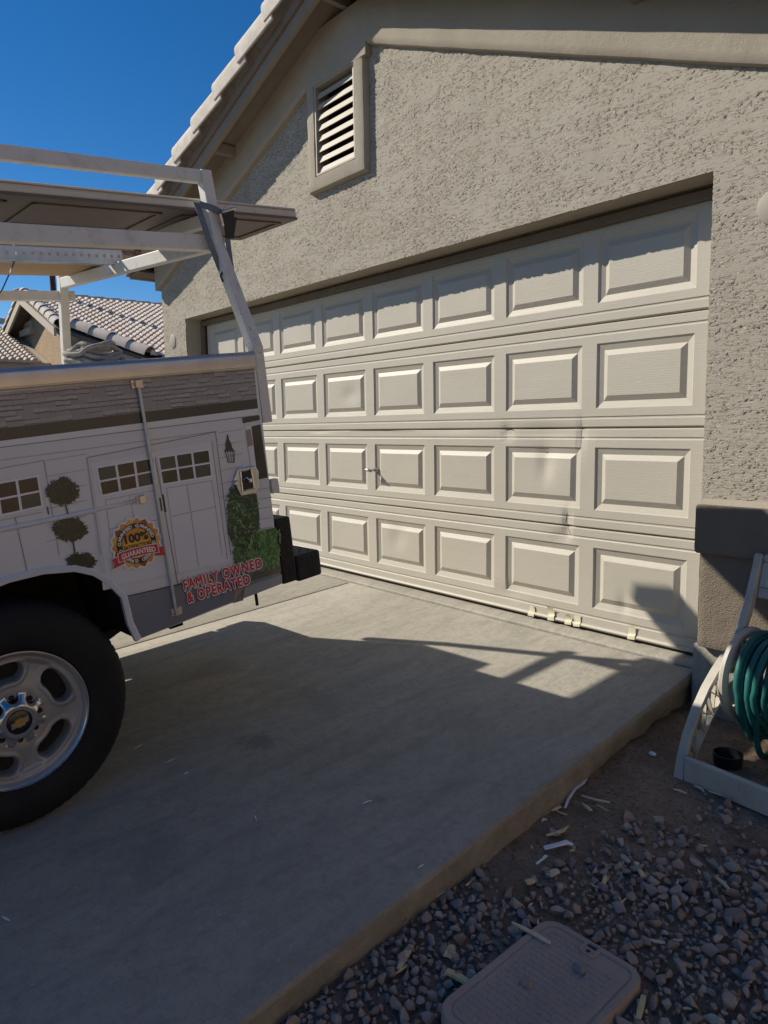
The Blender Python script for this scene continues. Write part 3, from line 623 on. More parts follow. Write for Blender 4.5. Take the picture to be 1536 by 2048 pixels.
# --- body side panel with wheel arch
arch = [(.448, .129), (.430, .20), (.424, .305), (.381, .374), (.334, .420), (.272, .452), (.169, .471), (.06, .472), (-.05, .455), (-.15, .41), (-.25, .33), (-.32, .24), (-.35, .12)]
side = [(1.104, .158), (1.119, 1.072), (-1.35, 1.072), (-1.35, .12)] + arch[::-1]
mb = MB(); mb.prism([(0, s, v_) for s, v_ in side], (-.022, 0, 0))
bed = tb(mb, 'bed_side', M['wrap'])
mb = MB(); mb.sweep([(-.002, s, v_) for s, v_ in arch], [(-.012, -.010), (.004, -.012), (.012, -.004), (.012, .006), (.004, .012), (-.012, .010)], up=(1, 0, 0)); tb(mb, 'arch_lip', M['wrap'], bed, smooth=True)
mb = MB()      # wheel well and hidden structure
for i in range(len(arch) - 1):
    a, b = arch[i], arch[i + 1]; mb.add([(-.022, *a), (-.022, *b), (-.46, *b), (-.46, *a)], [(0, 1, 2, 3)])
mb.prism([(-.46, s, v_) for s, v_ in arch[1:-1]] + [(-.46, -.33, .6), (-.46, .46, .6)], (-.01, 0, 0)) if False else mb.box(-.475, -.462, -.37, .45, .20, .58)
tb(mb, 'wheel_well', M['chassis'], bed)
mb = MB(); mb.box(-.45, -.0225, .455, 1.100, .165, .60); mb.box(-.45, -.0225, -1.345, -.37, .135, .60); mb.box(-.45, -.0225, -1.345, 1.110, .602, 1.071)
tb(mb, 'tool_box', M['rack_white'], bed)
mb = MB(); mb.box(-2.08, -1.62, -1.345, 1.110, .50, 1.18); mb.box(-2.085, -1.65, .455, 1.10, .165, .498); mb.box(-2.085, -1.65, -1.345, -.37, .135, .498); mb.box(-1.619, -.451, -1.345, 1.09, .48, .56); mb.box(-1.619, -.451, -1.345, -1.32, .56, 1.08)
tb(mb, 'bed_body', M['rack_white'])
mb = MB(); mb.box(-1.619, -.451, 1.091, 1.120, .44, .98); tb(mb, 'tailgate', M['rack_white'], bevel=.006)
# cap along the top of the box
mb = MB(); sec = [(-.46, .0), (.012, .0), (.014, .003), (.014, .007), (.0105, .009), (.012, .052), (.009, .061), (.002, .0665), (-.008, .069), (-.46, .072)]
mb.sweep([(0, 1.113, 1.073), (0, -1.352, 1.066)], [(-a, b) for a, b in sec], up=(0, 0, 1)); 
cap = tb(mb, 'top_cap', M['strip_metal'], bed, smooth=True)
if max(v_[0] for v_ in mb.v) < 0.005:
    for vt in cap.data.vertices: vt.co.x = -vt.co.x - 0.446
# --- the printed picture, laid on the side panel
wm = ['wrap', 'w_siding', 'w_door', 'w_line', 'w_softline', 'w_eave', 'w_gutter', 'w_pane', 'w_munt', 'w_lamp', 'w_pave', 'w_pave2', 'w_leaf1', 'w_leaf2', 'w_leaf3', 'w_grass', 'w_dark', 'w_soil', 'w_roof', 'w_tan', 'w_dark2']
WI = {n_: i for i, n_ in enumerate(wm)}
art = MB()
def cz3(x, y): return (x / 2.3273, y / 2.3273 + 680)
def K(pts, mname, k, crop=True):
    art.flat([P(*(cz3(*q) if crop else q), .0008 + .0006 * k) for q in pts], WI[mname])
def line(a, b, wd, mname, k):
    a, b = np.array(a, float), np.array(b, float); d = b - a; n_ = np.array([-d[1], d[0]]) / np.linalg.norm(d) * wd / 2
    K([a + n_, b + n_, b - n_, a - n_], mname, k)
def lerp2(q, u, v_):   # quad TL,TR,BR,BL
    a, b, c_, d = [np.array(t, float) for t in q]; return (a * (1 - u) + b * u) * (1 - v_) + (d * (1 - u) + c_ * u) * v_
XLc = -420       # the print carries on beyond the picture edge
def ex(a, b, x):  # point on line a-b at x
    return (x, a[1] + (b[1] - a[1]) * (x - a[0]) / (b[0] - a[0]))
t0, t1 = (0, 245), (1180, 130); r0, r1 = (0, 412), (1194, 274); e0, e1 = (0, 470), (1200, 318); g0, g1 = (0, 500), (1203, 348)
def lim(x): return x
K([ex(t0, t1, XLc), (1183, 131), (1196, 274), ex(r0, r1, XLc)], 'w_roof', 0)
K([ex(r0, r1, XLc), (1196, 274), (1201, 318), ex(e0, e1, XLc)], 'w_eave', 0)
K([ex(e0, e1, XLc), (1201, 318), (1204, 348), ex(g0, g1, XLc)], 'w_gutter', 0)
line(ex(g0, g1, XLc), (1203, 350), 4, 'w_line', 1)
for i, (ya, yb) in enumerate(((560, 415), (640, 470), (720, 526), (800, 583), (880, 640), (960, 700))):     # siding boards
    for xa, xb in ((1018, 1130), (215, 405)):
        line(ex((0, ya + 35), (1200, yb - 12), xa), ex((0, ya + 35), (1200, yb - 12), xb), 2.5, 'w_softline', 1)
line((0, 560), (1010, 425), 3, 'w_softline', 1)
# double door
K([(405, 548), (1003, 428), (1090, 1040), (480, 1165)], 'w_siding', 1); K([(425, 575), (985, 470), (1065, 1030), (500, 1150)], 'w_door', 2)
line((405, 548), (1003, 428), 4, 'w_line', 2); line((1003, 428), (1075, 1000), 4, 'w_line', 2); line((985, 470), (1058, 1020), 3, 'w_line', 3); line((405, 548), (470, 1000), 4, 'w_softline', 2)
def panes(q, nc, nr, fr=.035):
    qq = [lerp2(q, -fr, -fr * 2), lerp2(q, 1 + fr, -fr * 2), lerp2(q, 1 + fr, 1 + fr * 2), lerp2(q, -fr, 1 + fr * 2)]
    K(qq, 'w_munt', 4)
    for i in range(nc):
        for j in range(nr):
            g = .022; a, b, c_, d = i / nc + (g if i else 0), (i + 1) / nc - (g if i < nc - 1 else 0), j / nr + (g * 1.6 if j else 0), (j + 1) / nr - (g * 1.6 if j < nr - 1 else 0)
            K([lerp2(q, a, c_), lerp2(q, b, c_), lerp2(q, b, d), lerp2(q, a, d)], 'w_pane' if (i + j) % 3 else 'w_dark2', 5)
panes([(455, 597), (712, 552), (724, 668), (478, 720)], 3, 2); panes([(742, 550), (970, 514), (983, 630), (760, 668)], 3, 2); panes([(-110, 690), (172, 638), (193, 770), (-90, 832)], 3, 2)
for a, b in (((490, 745), (720, 700)), ((490, 745), (535, 1060)), ((600, 722), (640, 900)), ((775, 690), (985, 655)), ((870, 675), (925, 1055)), ((985, 655), (1035, 1000)), ((775, 690), (830, 1090)), ((800, 820), (1010, 775)), ((505, 880), (745, 835))):
    line(a, b, 3, 'w_softline', 3)
line((722, 545), (832, 1160), 5, 'w_line', 3); line((-60, 610), (205, 560), 4, 'w_softline', 2); line((205, 560), (275, 1000), 4, 'w_softline', 2); line((70, 825), (130, 1090), 4, 'w_line', 3); line((0, 840), (200, 800), 3, 'w_softline', 3)
for q in ([(755, 715), (763, 722), (775, 800), (766, 802)], [(740, 735), (748, 733), (757, 793), (750, 798)], [(218, 775), (224, 775), (229, 812), (222, 812)]): K(q, 'w_dark', 5)
# lantern
K([(1057, 438), (1061, 438), (1066, 462), (1078, 486), (1080, 500), (1093, 517), (1045, 521), (1052, 500), (1050, 480), (1056, 462)], 'w_lamp', 4)
for a, b in (((1049, 520), (1063, 570)), ((1060, 519), (1068, 570)), ((1072, 518), (1078, 570)), ((1083, 517), (1087, 570)), ((1092, 516), (1091, 570)), ((1062, 571), (1094, 569))): line(a, b, 3, 'w_lamp', 4)
# corner window and sill at the rear
K([(1128, 362), (1207, 350), (1210, 372), (1132, 388)], 'w_eave', 3); K([(1140, 402), (1210, 385), (1246, 640), (1180, 655)], 'w_gutter', 2); K([(1170, 402), (1212, 392), (1247, 640), (1200, 650)], 'w_eave', 3); K([(1145, 420), (1166, 414), (1178, 488), (1155, 498)], 'w_tan', 3); K([(1186, 480), (1206, 476), (1216, 560), (1194, 564)], 'w_leaf1', 4)
for yy in (690, 735, 780, 830, 875): line((1205, yy + 6), (1266, yy - 4), 2.5, 'w_softline', 3)
# pavement, grass, bush, topiary
K([(575, 1195), (850, 1130), (1085, 1060), (1310, 1085), (1314, 1133), (1000, 1250), (640, 1396), (622, 1380)], 'w_pave', 3); K([(1140, 1150), (1312, 1092), (1314, 1133), (1090, 1218)], 'w_pave2', 4); K([(1095, 1160), (1140, 1148), (1132, 1212), (1085, 1226)], 'w_tan', 4)
line((560, 1200), (870, 1130), 5, 'w_dark', 4)
K([(1208, 888), (1285, 872), (1309, 1078), (1170, 1122), (1095, 1050), (1085, 985), (1140, 960)], 'w_leaf2', 4); K([(1180, 1085), (1305, 1040), (1309, 1080), (1170, 1122)], 'w_soil', 5)
lr = random.Random(3)
def leaf(x, y, ln, mname, k, an=None):
    an = lr.uniform(0, 6.28) if an is None else an; dx, dy = math.cos(an) * ln, math.sin(an) * ln; nx_, ny_ = -dy * .36, dx * .36
    K([(x - dx, y - dy), (x + nx_, y + ny_), (x + dx, y + dy), (x - nx_, y - ny_)], mname, k + lr.random() * 1.6)
def blobpoly(cx_, cy_, rx, ry, mname, k, n_=26): K([(cx_ + rx * math.cos(a) * lr.uniform(.85, 1.05), cy_ + ry * math.sin(a) * lr.uniform(.85, 1.05)) for a in np.linspace(0, 6.283, n_)[:-1]], mname, k)
K([(1075, 700), (1110, 680), (1160, 690), (1195, 720), (1208, 820), (1205, 930), (1180, 965), (1100, 975), (1062, 900), (1060, 780)], 'w_leaf1', 6)
for _ in range(430):
    y = lr.uniform(672, 985); t = (y - 672) / 310; cx_ = 1118 + 28 * t; wd = 62 * (0.45 + 0.55 * min(1, t * 4)) * (1.0 if t < .85 else .8)
    x = cx_ + lr.uniform(-wd - 12, wd + 12); leaf(x, y, lr.uniform(6, 13), lr.choice(['w_leaf1', 'w_dark', 'w_leaf2', 'w_leaf2', 'w_leaf3'] if abs(x - cx_) < wd * .8 else ['w_leaf1', 'w_leaf2']), 7)
for _ in range(330):
    x, y = lr.uniform(1150, 1305), lr.uniform(885, 1085); 
    if y < 1075 + (1215 - x) * .25 and x > 1150 + (960 - y) * .4 * (y < 960): leaf(x, y, lr.uniform(6, 13), lr.choice(['w_grass', 'w_leaf2', 'w_leaf3', 'w_grass']), 7, lr.uniform(-2.2, -.9))
for _ in range(150): leaf(lr.uniform(1085, 1200), lr.uniform(975, 1060), lr.uniform(4, 9), lr.choice(['w_grass', 'w_soil', 'w_leaf3', 'w_leaf1', 'w_tan']), 7)
for cx_, cy_, rx, ry, n_ in ((292, 705, 74, 62, 150), (327, 882, 76, 55, 150), (378, 1030, 70, 38, 110)):
    blobpoly(cx_, cy_, rx, ry, 'w_dark', 5)
    for _ in range(n_):
        a = lr.uniform(0, 6.283); q = lr.uniform(.3, 1.12) ** .6; leaf(cx_ + math.cos(a) * rx * q, cy_ + math.sin(a) * ry * q, lr.uniform(6, 13), lr.choice(['w_dark', 'w_dark', 'w_dark2', 'w_leaf1']), 6)
for a, b in (((305, 765), (320, 825)), ((340, 935), (352, 1010))): line(a, b, 7, 'w_dark', 5)
tb(art, 'printed_picture', [M[n_] for n_ in wm], bed)
# seal and lettering
FONT_CACHE = {}
def text_geo(txt, size=1.0, off=0.0, sp=0.0):
    cu = bpy.data.curves.new('t', 'FONT'); cu.body = txt; cu.size = size; cu.offset = off; cu.fill_mode = 'FRONT'; cu.resolution_u = 3; cu.space_character = 1.0 + max(0, sp)
    o = bpy.data.objects.new('t', cu); me = o.to_mesh(); vs = np.array([v_.co[:] for v_ in me.vertices]).reshape(-1, 3); fs = [tuple(p_.vertices) for p_ in me.polygons]
    o.to_mesh_clear(); bpy.data.objects.remove(o); bpy.data.curves.remove(cu); return vs, fs
def put_text(mb, txt, quad, k, mi, off=0.0, ref=None, shifts=((0, 0),)):
    """fit a line of text to a crop-3 quad (TL,TR,BR,BL); ref keeps the fit of the plain letters when they are thickened"""
    vs, fs = text_geo(txt, 1.0, off, .2); v0 = text_geo(txt, 1.0, ref, .2)[0] if ref is not None else vs
    lo, hi = v0.min(0), v0.max(0)
    for n_, (dx, dy) in enumerate(shifts):      # heavier strokes: the letters struck several times, slightly apart
        pts = []
        for q in vs:
            u, t = (q[0] + dx - lo[0]) / (hi[0] - lo[0]), 1 - (q[1] + dy - lo[1]) / (hi[1] - lo[1]); pts.append(P(*cz3(*lerp2(quad, u, t)), .0008 + .0006 * (k + .07 * n_)))
        mb.add(pts, fs, mi)
def ringshift(r, n_): return [(r * math.cos(6.2832 * i / n_), r * math.sin(6.2832 * i / n_)) for i in range(n_)] + [(0, 0)]
let = MB()
for txt, q in (('FAMILY OWNED', [(851, 1118), (1214, 1014), (1222, 1056), (860, 1166)]), ('& OPERATED', [(868, 1178), (1158, 1090), (1165, 1132), (877, 1224)])):
    d = np.array([5, 7]); put_text(let, txt, [np.array(t) + d for t in q], 11.0, 2, .0, None, ringshift(.10, 8))
    put_text(let, txt, q, 12.5, 1, .0, None, ringshift(.10, 14)); put_text(let, txt, q, 14.5, 0, .0, None, ringshift(.034, 8))
tb(let, 'lettering', [M['w_red'], M['w_white'], M['w_pave']], bed)
seal = MB(); sm_ = ['w_white', 'w_gold', 'w_gold2', 'w_rust', 'w_black', 'w_red', 'w_redhi']
sc_ = np.array(P(*cz3(632, 945)))[1:]; SR = 0.5 * np.linalg.norm(np.array(P(*cz3(632, 828)))[1:] - np.array(P(*cz3(632, 1065)))[1:])
def S(x, y, k): return (.0008 + .0006 * k, sc_[0] + x * SR, sc_[1] + y * SR)
def star(n_, ro, ri, k, mi, ph=0):
    for i in range(n_):
        a0, a1, a2 = [ph + 2 * math.pi * (i + t) / n_ for t in (-.5, 0, .5)]; c_ = mi(math.sin(a1), i) if callable(mi) else mi
        seal.flat([S(0, 0, k), S(ri * math.cos(a0), ri * math.sin(a0), k), S(ro * math.cos(a1), ro * math.sin(a1), k), S(ri * math.cos(a2), ri * math.sin(a2), k)], c_)
def disc(r, k, mi, n_=48): seal.flat([S(r * math.cos(a), r * math.sin(a), k) for a in np.linspace(0, 2 * math.pi, n_ + 1)[:-1]], mi)
star(18, 1.09, .98, 10, 0); star(18, 1.0, .88, 12, lambda y, i: (2, 1, 3, 1)[i % 4] if y < .5 else (1, 2, 1, 3)[i % 4]); disc(.80, 13, 4); disc(.585, 14, 2); disc(.55, 14.6, 1); 
seal.flat([S(.5 * math.cos(a), .30 * math.sin(a) + .08, 15) for a in np.linspace(0, 6.283, 33)[:-1]], 2)
RING = 'GUARANTEED  GUARANTEED  GUARANTEED  GUARANTEED  '
for i, ch in enumerate(RING):
    if ch == ' ': continue
    a = math.pi * .95 - 2 * math.pi * i / len(RING); vs, fs = text_geo(ch, .185, .006); w_ = vs[:, 0].max() / 2
    ca, sa = math.cos(a - math.pi / 2), math.sin(a - math.pi / 2)
    seal.add([S(.63 * math.cos(a) + ca * (q[0] - w_) - sa * q[1], .63 * math.sin(a) + sa * (q[0] - w_) + ca * q[1], 15) for q in vs], fs, 0)
def stext(txt, x0, x1, y0, y1, k, mi, off, bend=0.0):
    vs, fs = text_geo(txt, 1, off); lo, hi = vs.min(0), vs.max(0)
    seal.add([S(x0 + (x1 - x0) * (q[0] - lo[0]) / (hi[0] - lo[0]), y0 + (y1 - y0) * (q[1] - lo[1]) / (hi[1] - lo[1]) + bend * (1 - ((q[0] - lo[0]) / (hi[0] - lo[0]) * 2 - 1) ** 2), k) for q in vs], fs, mi)
stext('100%', -.46, .50, .06, .42, 16, 4, .05); stext('SATISFACTION', -.54, .54, -.17, -.01, 16, 4, .03)
def ribbon(x0, x1, y0, y1, bend, k, mi, n_=14):
    xs_ = np.linspace(x0, x1, n_); f_ = lambda x: bend * (1 - ((x - x0) / (x1 - x0) * 2 - 1) ** 2)
    seal.flat([S(x, y1 + f_(x), k) for x in xs_] + [S(x, y0 + f_(x), k) for x in xs_[::-1]], mi)
for sx in (-1, 1):
    for g, k, mi in ((.03, 16.2, 0), (0, 16.8, 6)):
        seal.flat([S(sx * (.62 - g), -.30 + g, k), S(sx * (1.10 + g), -.38 + g, k), S(sx * (1.0 + g * .3), -.56, k), S(sx * (1.10 + g), -.76 - g, k), S(sx * (.62 - g), -.66 - g, k)], mi)
ribbon(-.84, .84, -.58, -.20, .06, 17.4, 0); ribbon(-.81, .81, -.555, -.225, .06, 18, 5); stext('GUARANTEED', -.70, .70, -.495, -.285, 19, 0, .03, .06)
tb(seal, 'guarantee_seal', [M[n_] for n_ in sm_], bed)
# hinge rod with brackets, crease, latch, clip
mb = MB(); a, b = P(277, 772, .010), P(352, 1226, .010); mb.tube([a, b], .0065, 10); tb(mb, 'hinge_rod', M['galv'], bed, smooth=True)
for px, py, sz in ((275, 768, .022), (283, 999, .017), (354, 1223, .022)):
    c_ = P(px, py, .009); mb = MB(); mb.box(.001, .008, c_[1] - sz, c_[1] + sz, c_[2] - .016, c_[2] + .016); mb.box(.008, .019, c_[1] - .010, c_[1] + .010, c_[2] - .014, c_[2] + .014)
    for s_ in (-1, 1): mb.lathe([(0, .0115), (.004, .011), (.0048, .008)], 8, Matrix.Translation((0, c_[1] + s_ * sz * .68, c_[2])))
    tb(mb, 'hinge_bracket', M['strip_metal'], bed, bevel=.003)
mb = MB(); mb.sweep([P(-120, 1084, .0), P(30, 1054, .0), P(160, 1027, .0), P(272, 1001, .0)], [(-.011, -.002), (-.007, .004), (0, .007), (.007, .004), (.011, -.002)], up=(1, 0, 0)); tb(mb, 'body_crease', M['wrap'], bed, smooth='all')
lc = [P(*cz3(*q), 0.0) for q in ((1098, 600), (1180, 583), (1197, 610), (1197, 690), (1180, 715), (1115, 728), (1083, 665), (1085, 640))]
cl = np.mean(np.array(lc), 0)
mb = MB(); mb.prism([(.001, q[1], q[2]) for q in lc], (.013, 0, 0)); latch = tb(mb, 'paddle_latch', M['lip'], bed, bevel=.005, segs=3)
lq = [(1118, 612), (1168, 602), (1182, 690), (1128, 705)]
mb = MB()
inner = [np.array(P(*cz3(*q), .016)) for q in lq]; c_ = np.mean(inner, 0)
mb.flat([c_ + (q - c_) * .93 - np.array([.0005, 0, 0]) for q in inner]); tb(mb, 'latch_recess', M['emblem_black'], latch)
mb = MB(); mb.tube([inner[i] for i in range(4)], .0045, 8, closed=True); mb.tube([c_ + np.array([.004, -.022, .004]), c_ + np.array([.012, -.008, .012]), c_ + np.array([.012, .004, -.002])], .004, 8); mb.lathe([(0, .018), (.009, .014), (.011, .002)], 14, Matrix.Translation((c_[0] - .006, c_[1] + .010, c_[2] - .003)))
ky = P(*cz3(1101, 667), .014); mb.lathe([(0, .006), (.009, .006), (.012, .003), (.013, 0)], 16, Matrix.Translation(ky)); tb(mb, 'latch_paddle', M['chrome'], latch, smooth=True)
mb = MB(); mb.box(-.03, .004, 1.119, 1.157, .552, .612); tb(mb, 'striker_plate', M['rack_white'], bevel=.004)
# --- stepped rear bumper of chequer plate
mb = MB(); mb.box(-2.06, -.022, 1.132, 1.212, .142, .435); mb.box(-2.06, -.022, 1.214, 1.350, .132, .250)
bump_ = tb(mb, 'step_bumper', M['diamond'], bevel=.012, segs=3)
mb = MB()
def dia(c_, d1, d2, n_, ln=.016, wd=.0045, h=.0022):
    c_, d1, d2, n_ = map(np.array, (c_, d1, d2, n_)); mb.add([c_ - d1 * ln, c_ + d2 * wd, c_ + d1 * ln, c_ - d2 * wd, c_ + n_ * h], [(0, 1, 4), (1, 2, 4), (2, 3, 4), (3, 0, 4)])
r2 = math.sqrt(.5)
for i in range(3):
    for j in range(10):
        s_ = 1.153 + i * .022; v_ = .165 + j * .027; q = 1 if (i + j) % 2 else -1; dia((-.0215, s_, v_), (0, r2, q * r2), (0, -q * r2, r2), (1, 0, 0), .011)
for i in range(5):
    for j in range(4):
        q = 1 if (i + j) % 2 else -1; dia((-.0215, 1.232 + i * .024, .150 + j * .026), (0, r2, q * r2), (0, -q * r2, r2), (1, 0, 0), .011)
for i in range(36):
    for j in range(5):
        q = 1 if (i + j) % 2 else -1; dia((-.05 - i * .03, 1.232 + j * .024, .2505), (r2, q * r2, 0), (-q * r2, r2, 0), (0, 0, 1), .012)
tb(mb, 'tread_pattern', M['diamond'], bump_)
mb = MB(); mb.tube([(-.35, 1.05, .17), (-.02, .985, .16), (-.02, .985, .095)], .007, 8); tb(mb, 'drain_hose', M['chassis'])
# --- chassis
mb = MB()
for w_ in (-.60, -1.42): mb.box(w_ - .07, w_, -4.4, 1.15, -.02, .13)
mb.tube([(-.25, 0, -.0), (-1.85, 0, -.0)], .05, 12); mb.lathe([(0, -.14), (.10, -.12), (.15, -.03), (.15, .03), (.10, .12), (0, .14)], 16, Matrix.Translation((-1.05, 0, 0)))
for w_ in (-.48, -1.62): mb.rect([(w_, -.7, .12), (w_, -.35, -.02), (w_, 0, -.07), (w_, .4, -.01), (w_, .75, .12)], .07, .035)
mb.box(-1.7, -.35, .74, .80, -.0, .12); mb.box(-1.3, -.6, .2, .7, .05, .20)
tb(mb, 'chassis', M['chassis'])
# --- wheel
def polar(mb, rs, na, fx, mi=0, M_=None):
    vs = []; n_ = len(rs)
    for i in range(na):
        a = 2 * math.pi * i / na
        for r in rs:
            q = Vector((fx(r, a), r * math.cos(a), r * math.sin(a))); vs.append(tuple(M_ @ q) if M_ else tuple(q))
    mb.add(vs, [(i * n_ + q, ((i + 1) % na) * n_ + q, ((i + 1) % na) * n_ + q + 1, i * n_ + q + 1) for i in range(na) for q in range(n_ - 1)], mi)
sl_ = [P(*q) for q in ((126.8, 1363.6), (105, 1488), (17, 1333.5))]; SL0 = math.atan2(sl_[0][2], sl_[0][1])
def sst(a, b, x): t = min(1, max(0, (x - a) / (b - a))); return t * t * (3 - 2 * t)
def rim_x(r, a):
    x = -.006 - .012 * sst(.205, .185, r) + .012 * sst(.17, .10, r) - .004 * sst(.10, .06, r)
    x += .020 * sst(.212, .226, r) 
    d = (a - SL0) % (2 * math.pi / 5); d = min(d, 2 * math.pi / 5 - d); arc = d * .160
    q = max(0, arc - .036); dd = math.hypot(q, (r - .160) * 1.0)
    x += .006 * sst(.052, .040, dd) * (1 if r < .2 else 0) - .085 * sst(.034, .022, dd)
    return x
def make_wheel():
    hub_only = thing('tmp_w', 'x', 'x'); bpy.data.objects.remove(hub_only)
    prof = [(.222, -.012), (.232, .004), (.245, .014), (.285, .021), (.33, .018), (.362, .004), (.380, -.016), (.389, -.036), (.392, -.07), (.393, -.12), (.392, -.17), (.389, -.205), (.372, -.228), (.30, -.244), (.222, -.23)]
    mb = MB(); na = 288; vs = []; k = len(prof)
    for i in range(na):
        a = 2 * math.pi * i / na
        for q, (r, h) in enumerate(prof):
            if 6 <= q <= 12 and (i + (2 if q > 9 else 0)) % 4 < 1: r -= .0028 if q != 9 else .001
            if q == 4: h += .0012 * (1 if (i // 3) % 2 else 0)
            vs.append((h, r * math.cos(a), r * math.sin(a)))
    mb.add(vs, [(i * k + q, ((i + 1) % na) * k + q, ((i + 1) % na) * k + q + 1, i * k + q + 1) for i in range(na) for q in range(k - 1)])
    wheel = tb(mb, 'wheel', M['tyre'], smooth=True)
    mb = MB(); rs = sorted(set(list(np.linspace(.055, .205, 46)) + [.208, .212, .216, .220, .224, .227]))
    polar(mb, rs, 300, rim_x); rim = tb(mb, 'rim', M['rim'], wheel, smooth='all')
    mb = MB(); mb.lathe([(.225, .013), (.228, .0165), (.233, .0165), (.235, .010), (.232, -.004)], 96); tb(mb, 'rim_lip', M['lip'], wheel, smooth=True)
    mb = MB(); mb.lathe([(.225, -.10), (.0, -.12)], 48); mb.lathe([(.19, -.055), (.11, -.055), (.10, -.10)], 48); tb(mb, 'brake_disc', M['chassis'], wheel)
    def cap_x(r, a):
        x = .004 + .026 * sst(.092, .052, r); d = a % (math.pi / 4); d = min(d, math.pi / 4 - d)
        dd = math.hypot(d * .073, (r - .076) * (1 if r < .076 else .55)); return x - .030 * sst(.0175, .011, dd) - .004 * sst(.0225, .0175, dd)
    mb = MB(); polar(mb, list(np.linspace(.040, .092, 30)) + [.094], 192, lambda r, a: cap_x(r, a) if r < .093 else -.012); tb(mb, 'hub_cap', M['chrome'], wheel, smooth='all')
    for i in range(8):
        mb = MB(); a = math.pi / 4 * i; mb.lathe([(0, .004), (.008, .004), (.010, .0), (.010, -.03)], 6, Matrix.Translation((-.004, .075 * math.cos(a), .075 * math.sin(a))))
        tb(mb, 'lug_nut', M['chassis'], wheel)
    mb = MB(); mb.lathe([(0, .0345), (.030, .0335), (.0375, .031), (.0375, .02)], 40); ctr = tb(mb, 'hub_emblem_disc', M['emblem_black'], wheel, smooth=True)
    a = P(23, 1453.5); b = P(62.6, 1430); an = math.atan2(b[2] - a[2], b[1] - a[1]); ca, sa = math.cos(an), math.sin(an)
    bow = [(-1, -.30), (-.36, -.30), (-.30, -.46), (.42, -.46), (.36, -.30), (.80, -.30), (1, .30), (.36, .30), (.30, .46), (-.42, .46), (-.36, .30), (-.80, .30)]
    mb = MB(); f_ = .030
    for g, x0, x1 in ((1.06, .0330, .0362), (.88, .0355, .0372)): mb.prism([(x0, (x * ca - y * sa) * f_ * g, (x * sa + y * ca) * f_ * g) for x, y in bow], (x1 - x0, 0, 0), 0 if g > 1 else 1)
    tb(mb, 'bow_emblem', [M['lip'], M['emblem_gold']], ctr)
    return wheel
wheel = make_wheel()
def copy_tree(o, parent):
    c_ = o.copy(); COL.objects.link(c_); c_.parent = parent
    for ch in list(o.children): copy_tree(ch, c_)
    return c_
for loc, rz in (((-2.09, 0, 0), math.pi), ((-.04, -3.75, 0), 0), ((-2.05, -3.75, 0), math.pi)):
    w2 = copy_tree(wheel, truck); w2.location = loc; w2.rotation_euler = (0, 0, rz)
# --- cab (outside the frame, but it shades the drive)
M['cab_paint'] = mat('cab_paint', (0.62, 0.62, 0.63), 0.3, coat=0.5); M['glass'] = mat('glass', (0.01, 0.012, 0.014), 0.08)
mb = MB(); low = [(-1.42, .02), (-1.42, .80), (-3.30, .78), (-4.55, .66), (-4.72, .55), (-4.72, .10), (-4.28, .05)] + [(-3.75 + .46 * math.cos(a), .46 * math.sin(a) + .02) for a in np.linspace(math.pi, 0, 12)] + [(-3.2, .02)]
mb.prism([(-.01, s_, v_) for s_, v_ in low], (-2.05, 0, 0)); cab = tb(mb, 'cab_body', M['cab_paint'], bevel=.03, segs=3)
mb = MB(); bt = [(-.04, -1.45, .80), (-.04, -3.30, .785), (-2.03, -3.30, .785), (-2.03, -1.45, .80)]; tp = [(-.18, -1.52, 1.50), (-.18, -2.65, 1.52), (-1.89, -2.65, 1.52), (-1.89, -1.52, 1.50)]
mb.add(bt + tp, [(0, 1, 5, 4), (1, 2, 6, 5), (2, 3, 7, 6), (3, 0, 4, 7), (4, 5, 6, 7)]); tb(mb, 'cab_roof', M['cab_paint'], bevel=.04, segs=3)
mb = MB()
def shrink(q, f, o): c_ = np.mean(np.array(q), 0); return [c_ + (np.array(t) - c_) * f + np.array(o) for t in q]
mb.flat(shrink([bt[0], bt[1], tp[1], tp[0]], .8, (.008, 0, 0))); mb.flat(shrink([bt[1], bt[2], tp[2], tp[1]], .86, (0, -.012, .008))); mb.flat(shrink([bt[2], bt[3], tp[3], tp[2]], .8, (-.008, 0, 0))); mb.flat(shrink([bt[3], bt[0], tp[0], tp[3]], .8, (0, .01, .0)))
tb(mb, 'cab_glass', M['glass'])
mb = MB(); mb.box(-2.08, 0, -4.83, -4.70, .0, .22); tb(mb, 'front_bumper', M['chrome'], bevel=.03)
# --- ladder rack
rack = None
def bar(name, pts, w_, h, up=(0, 0, 1), parent=None):
    mb = MB(); mb.rect(pts, w_, h, 0, up); return tb(mb, name, M['rack_white'], parent, bevel=.004)
rack = bar('ladder_rack', [(-.225, 1.168, 1.600), (-.225, -1.40, 1.594)], .05, .062)
bar('guard_rail', [(-.240, 1.168, 1.864), (-.240, -1.40, 1.862)], .042, .048, parent=rack)
def leg(pts):
    mb = MB(); mb.sweep(pts, [(-.024, -.025), (.024, -.025), (.024, .025), (-.024, .025)], up=(1, 0, 0)); tb(mb, 'rack_leg', M['rack_white'], rack, bevel=.005)
leg([(-.026, 1.145, .850), (-.026, 1.145, 1.155), (-.210, 1.145, 1.59), (-.236, 1.145, 1.887)])
mb = MB(); mb.box(-.052, -.0, 1.1205, 1.1255, .86, 1.08); tb(mb, 'leg_plate', M['rack_white'], rack)
leg([(-2.08, 1.145, .90), (-2.08, 1.145, 1.25), (-1.92, 1.145, 1.70), (-1.90, 1.145, 1.93)])
for s_ in (-1.35,):
    leg([(-.026, s_, 1.07), (-.21, s_, 1.59), (-.236, s_, 1.885)]); leg([(-2.08, s_, 1.15), (-1.92, s_, 1.69), (-1.90, s_, 1.93)])
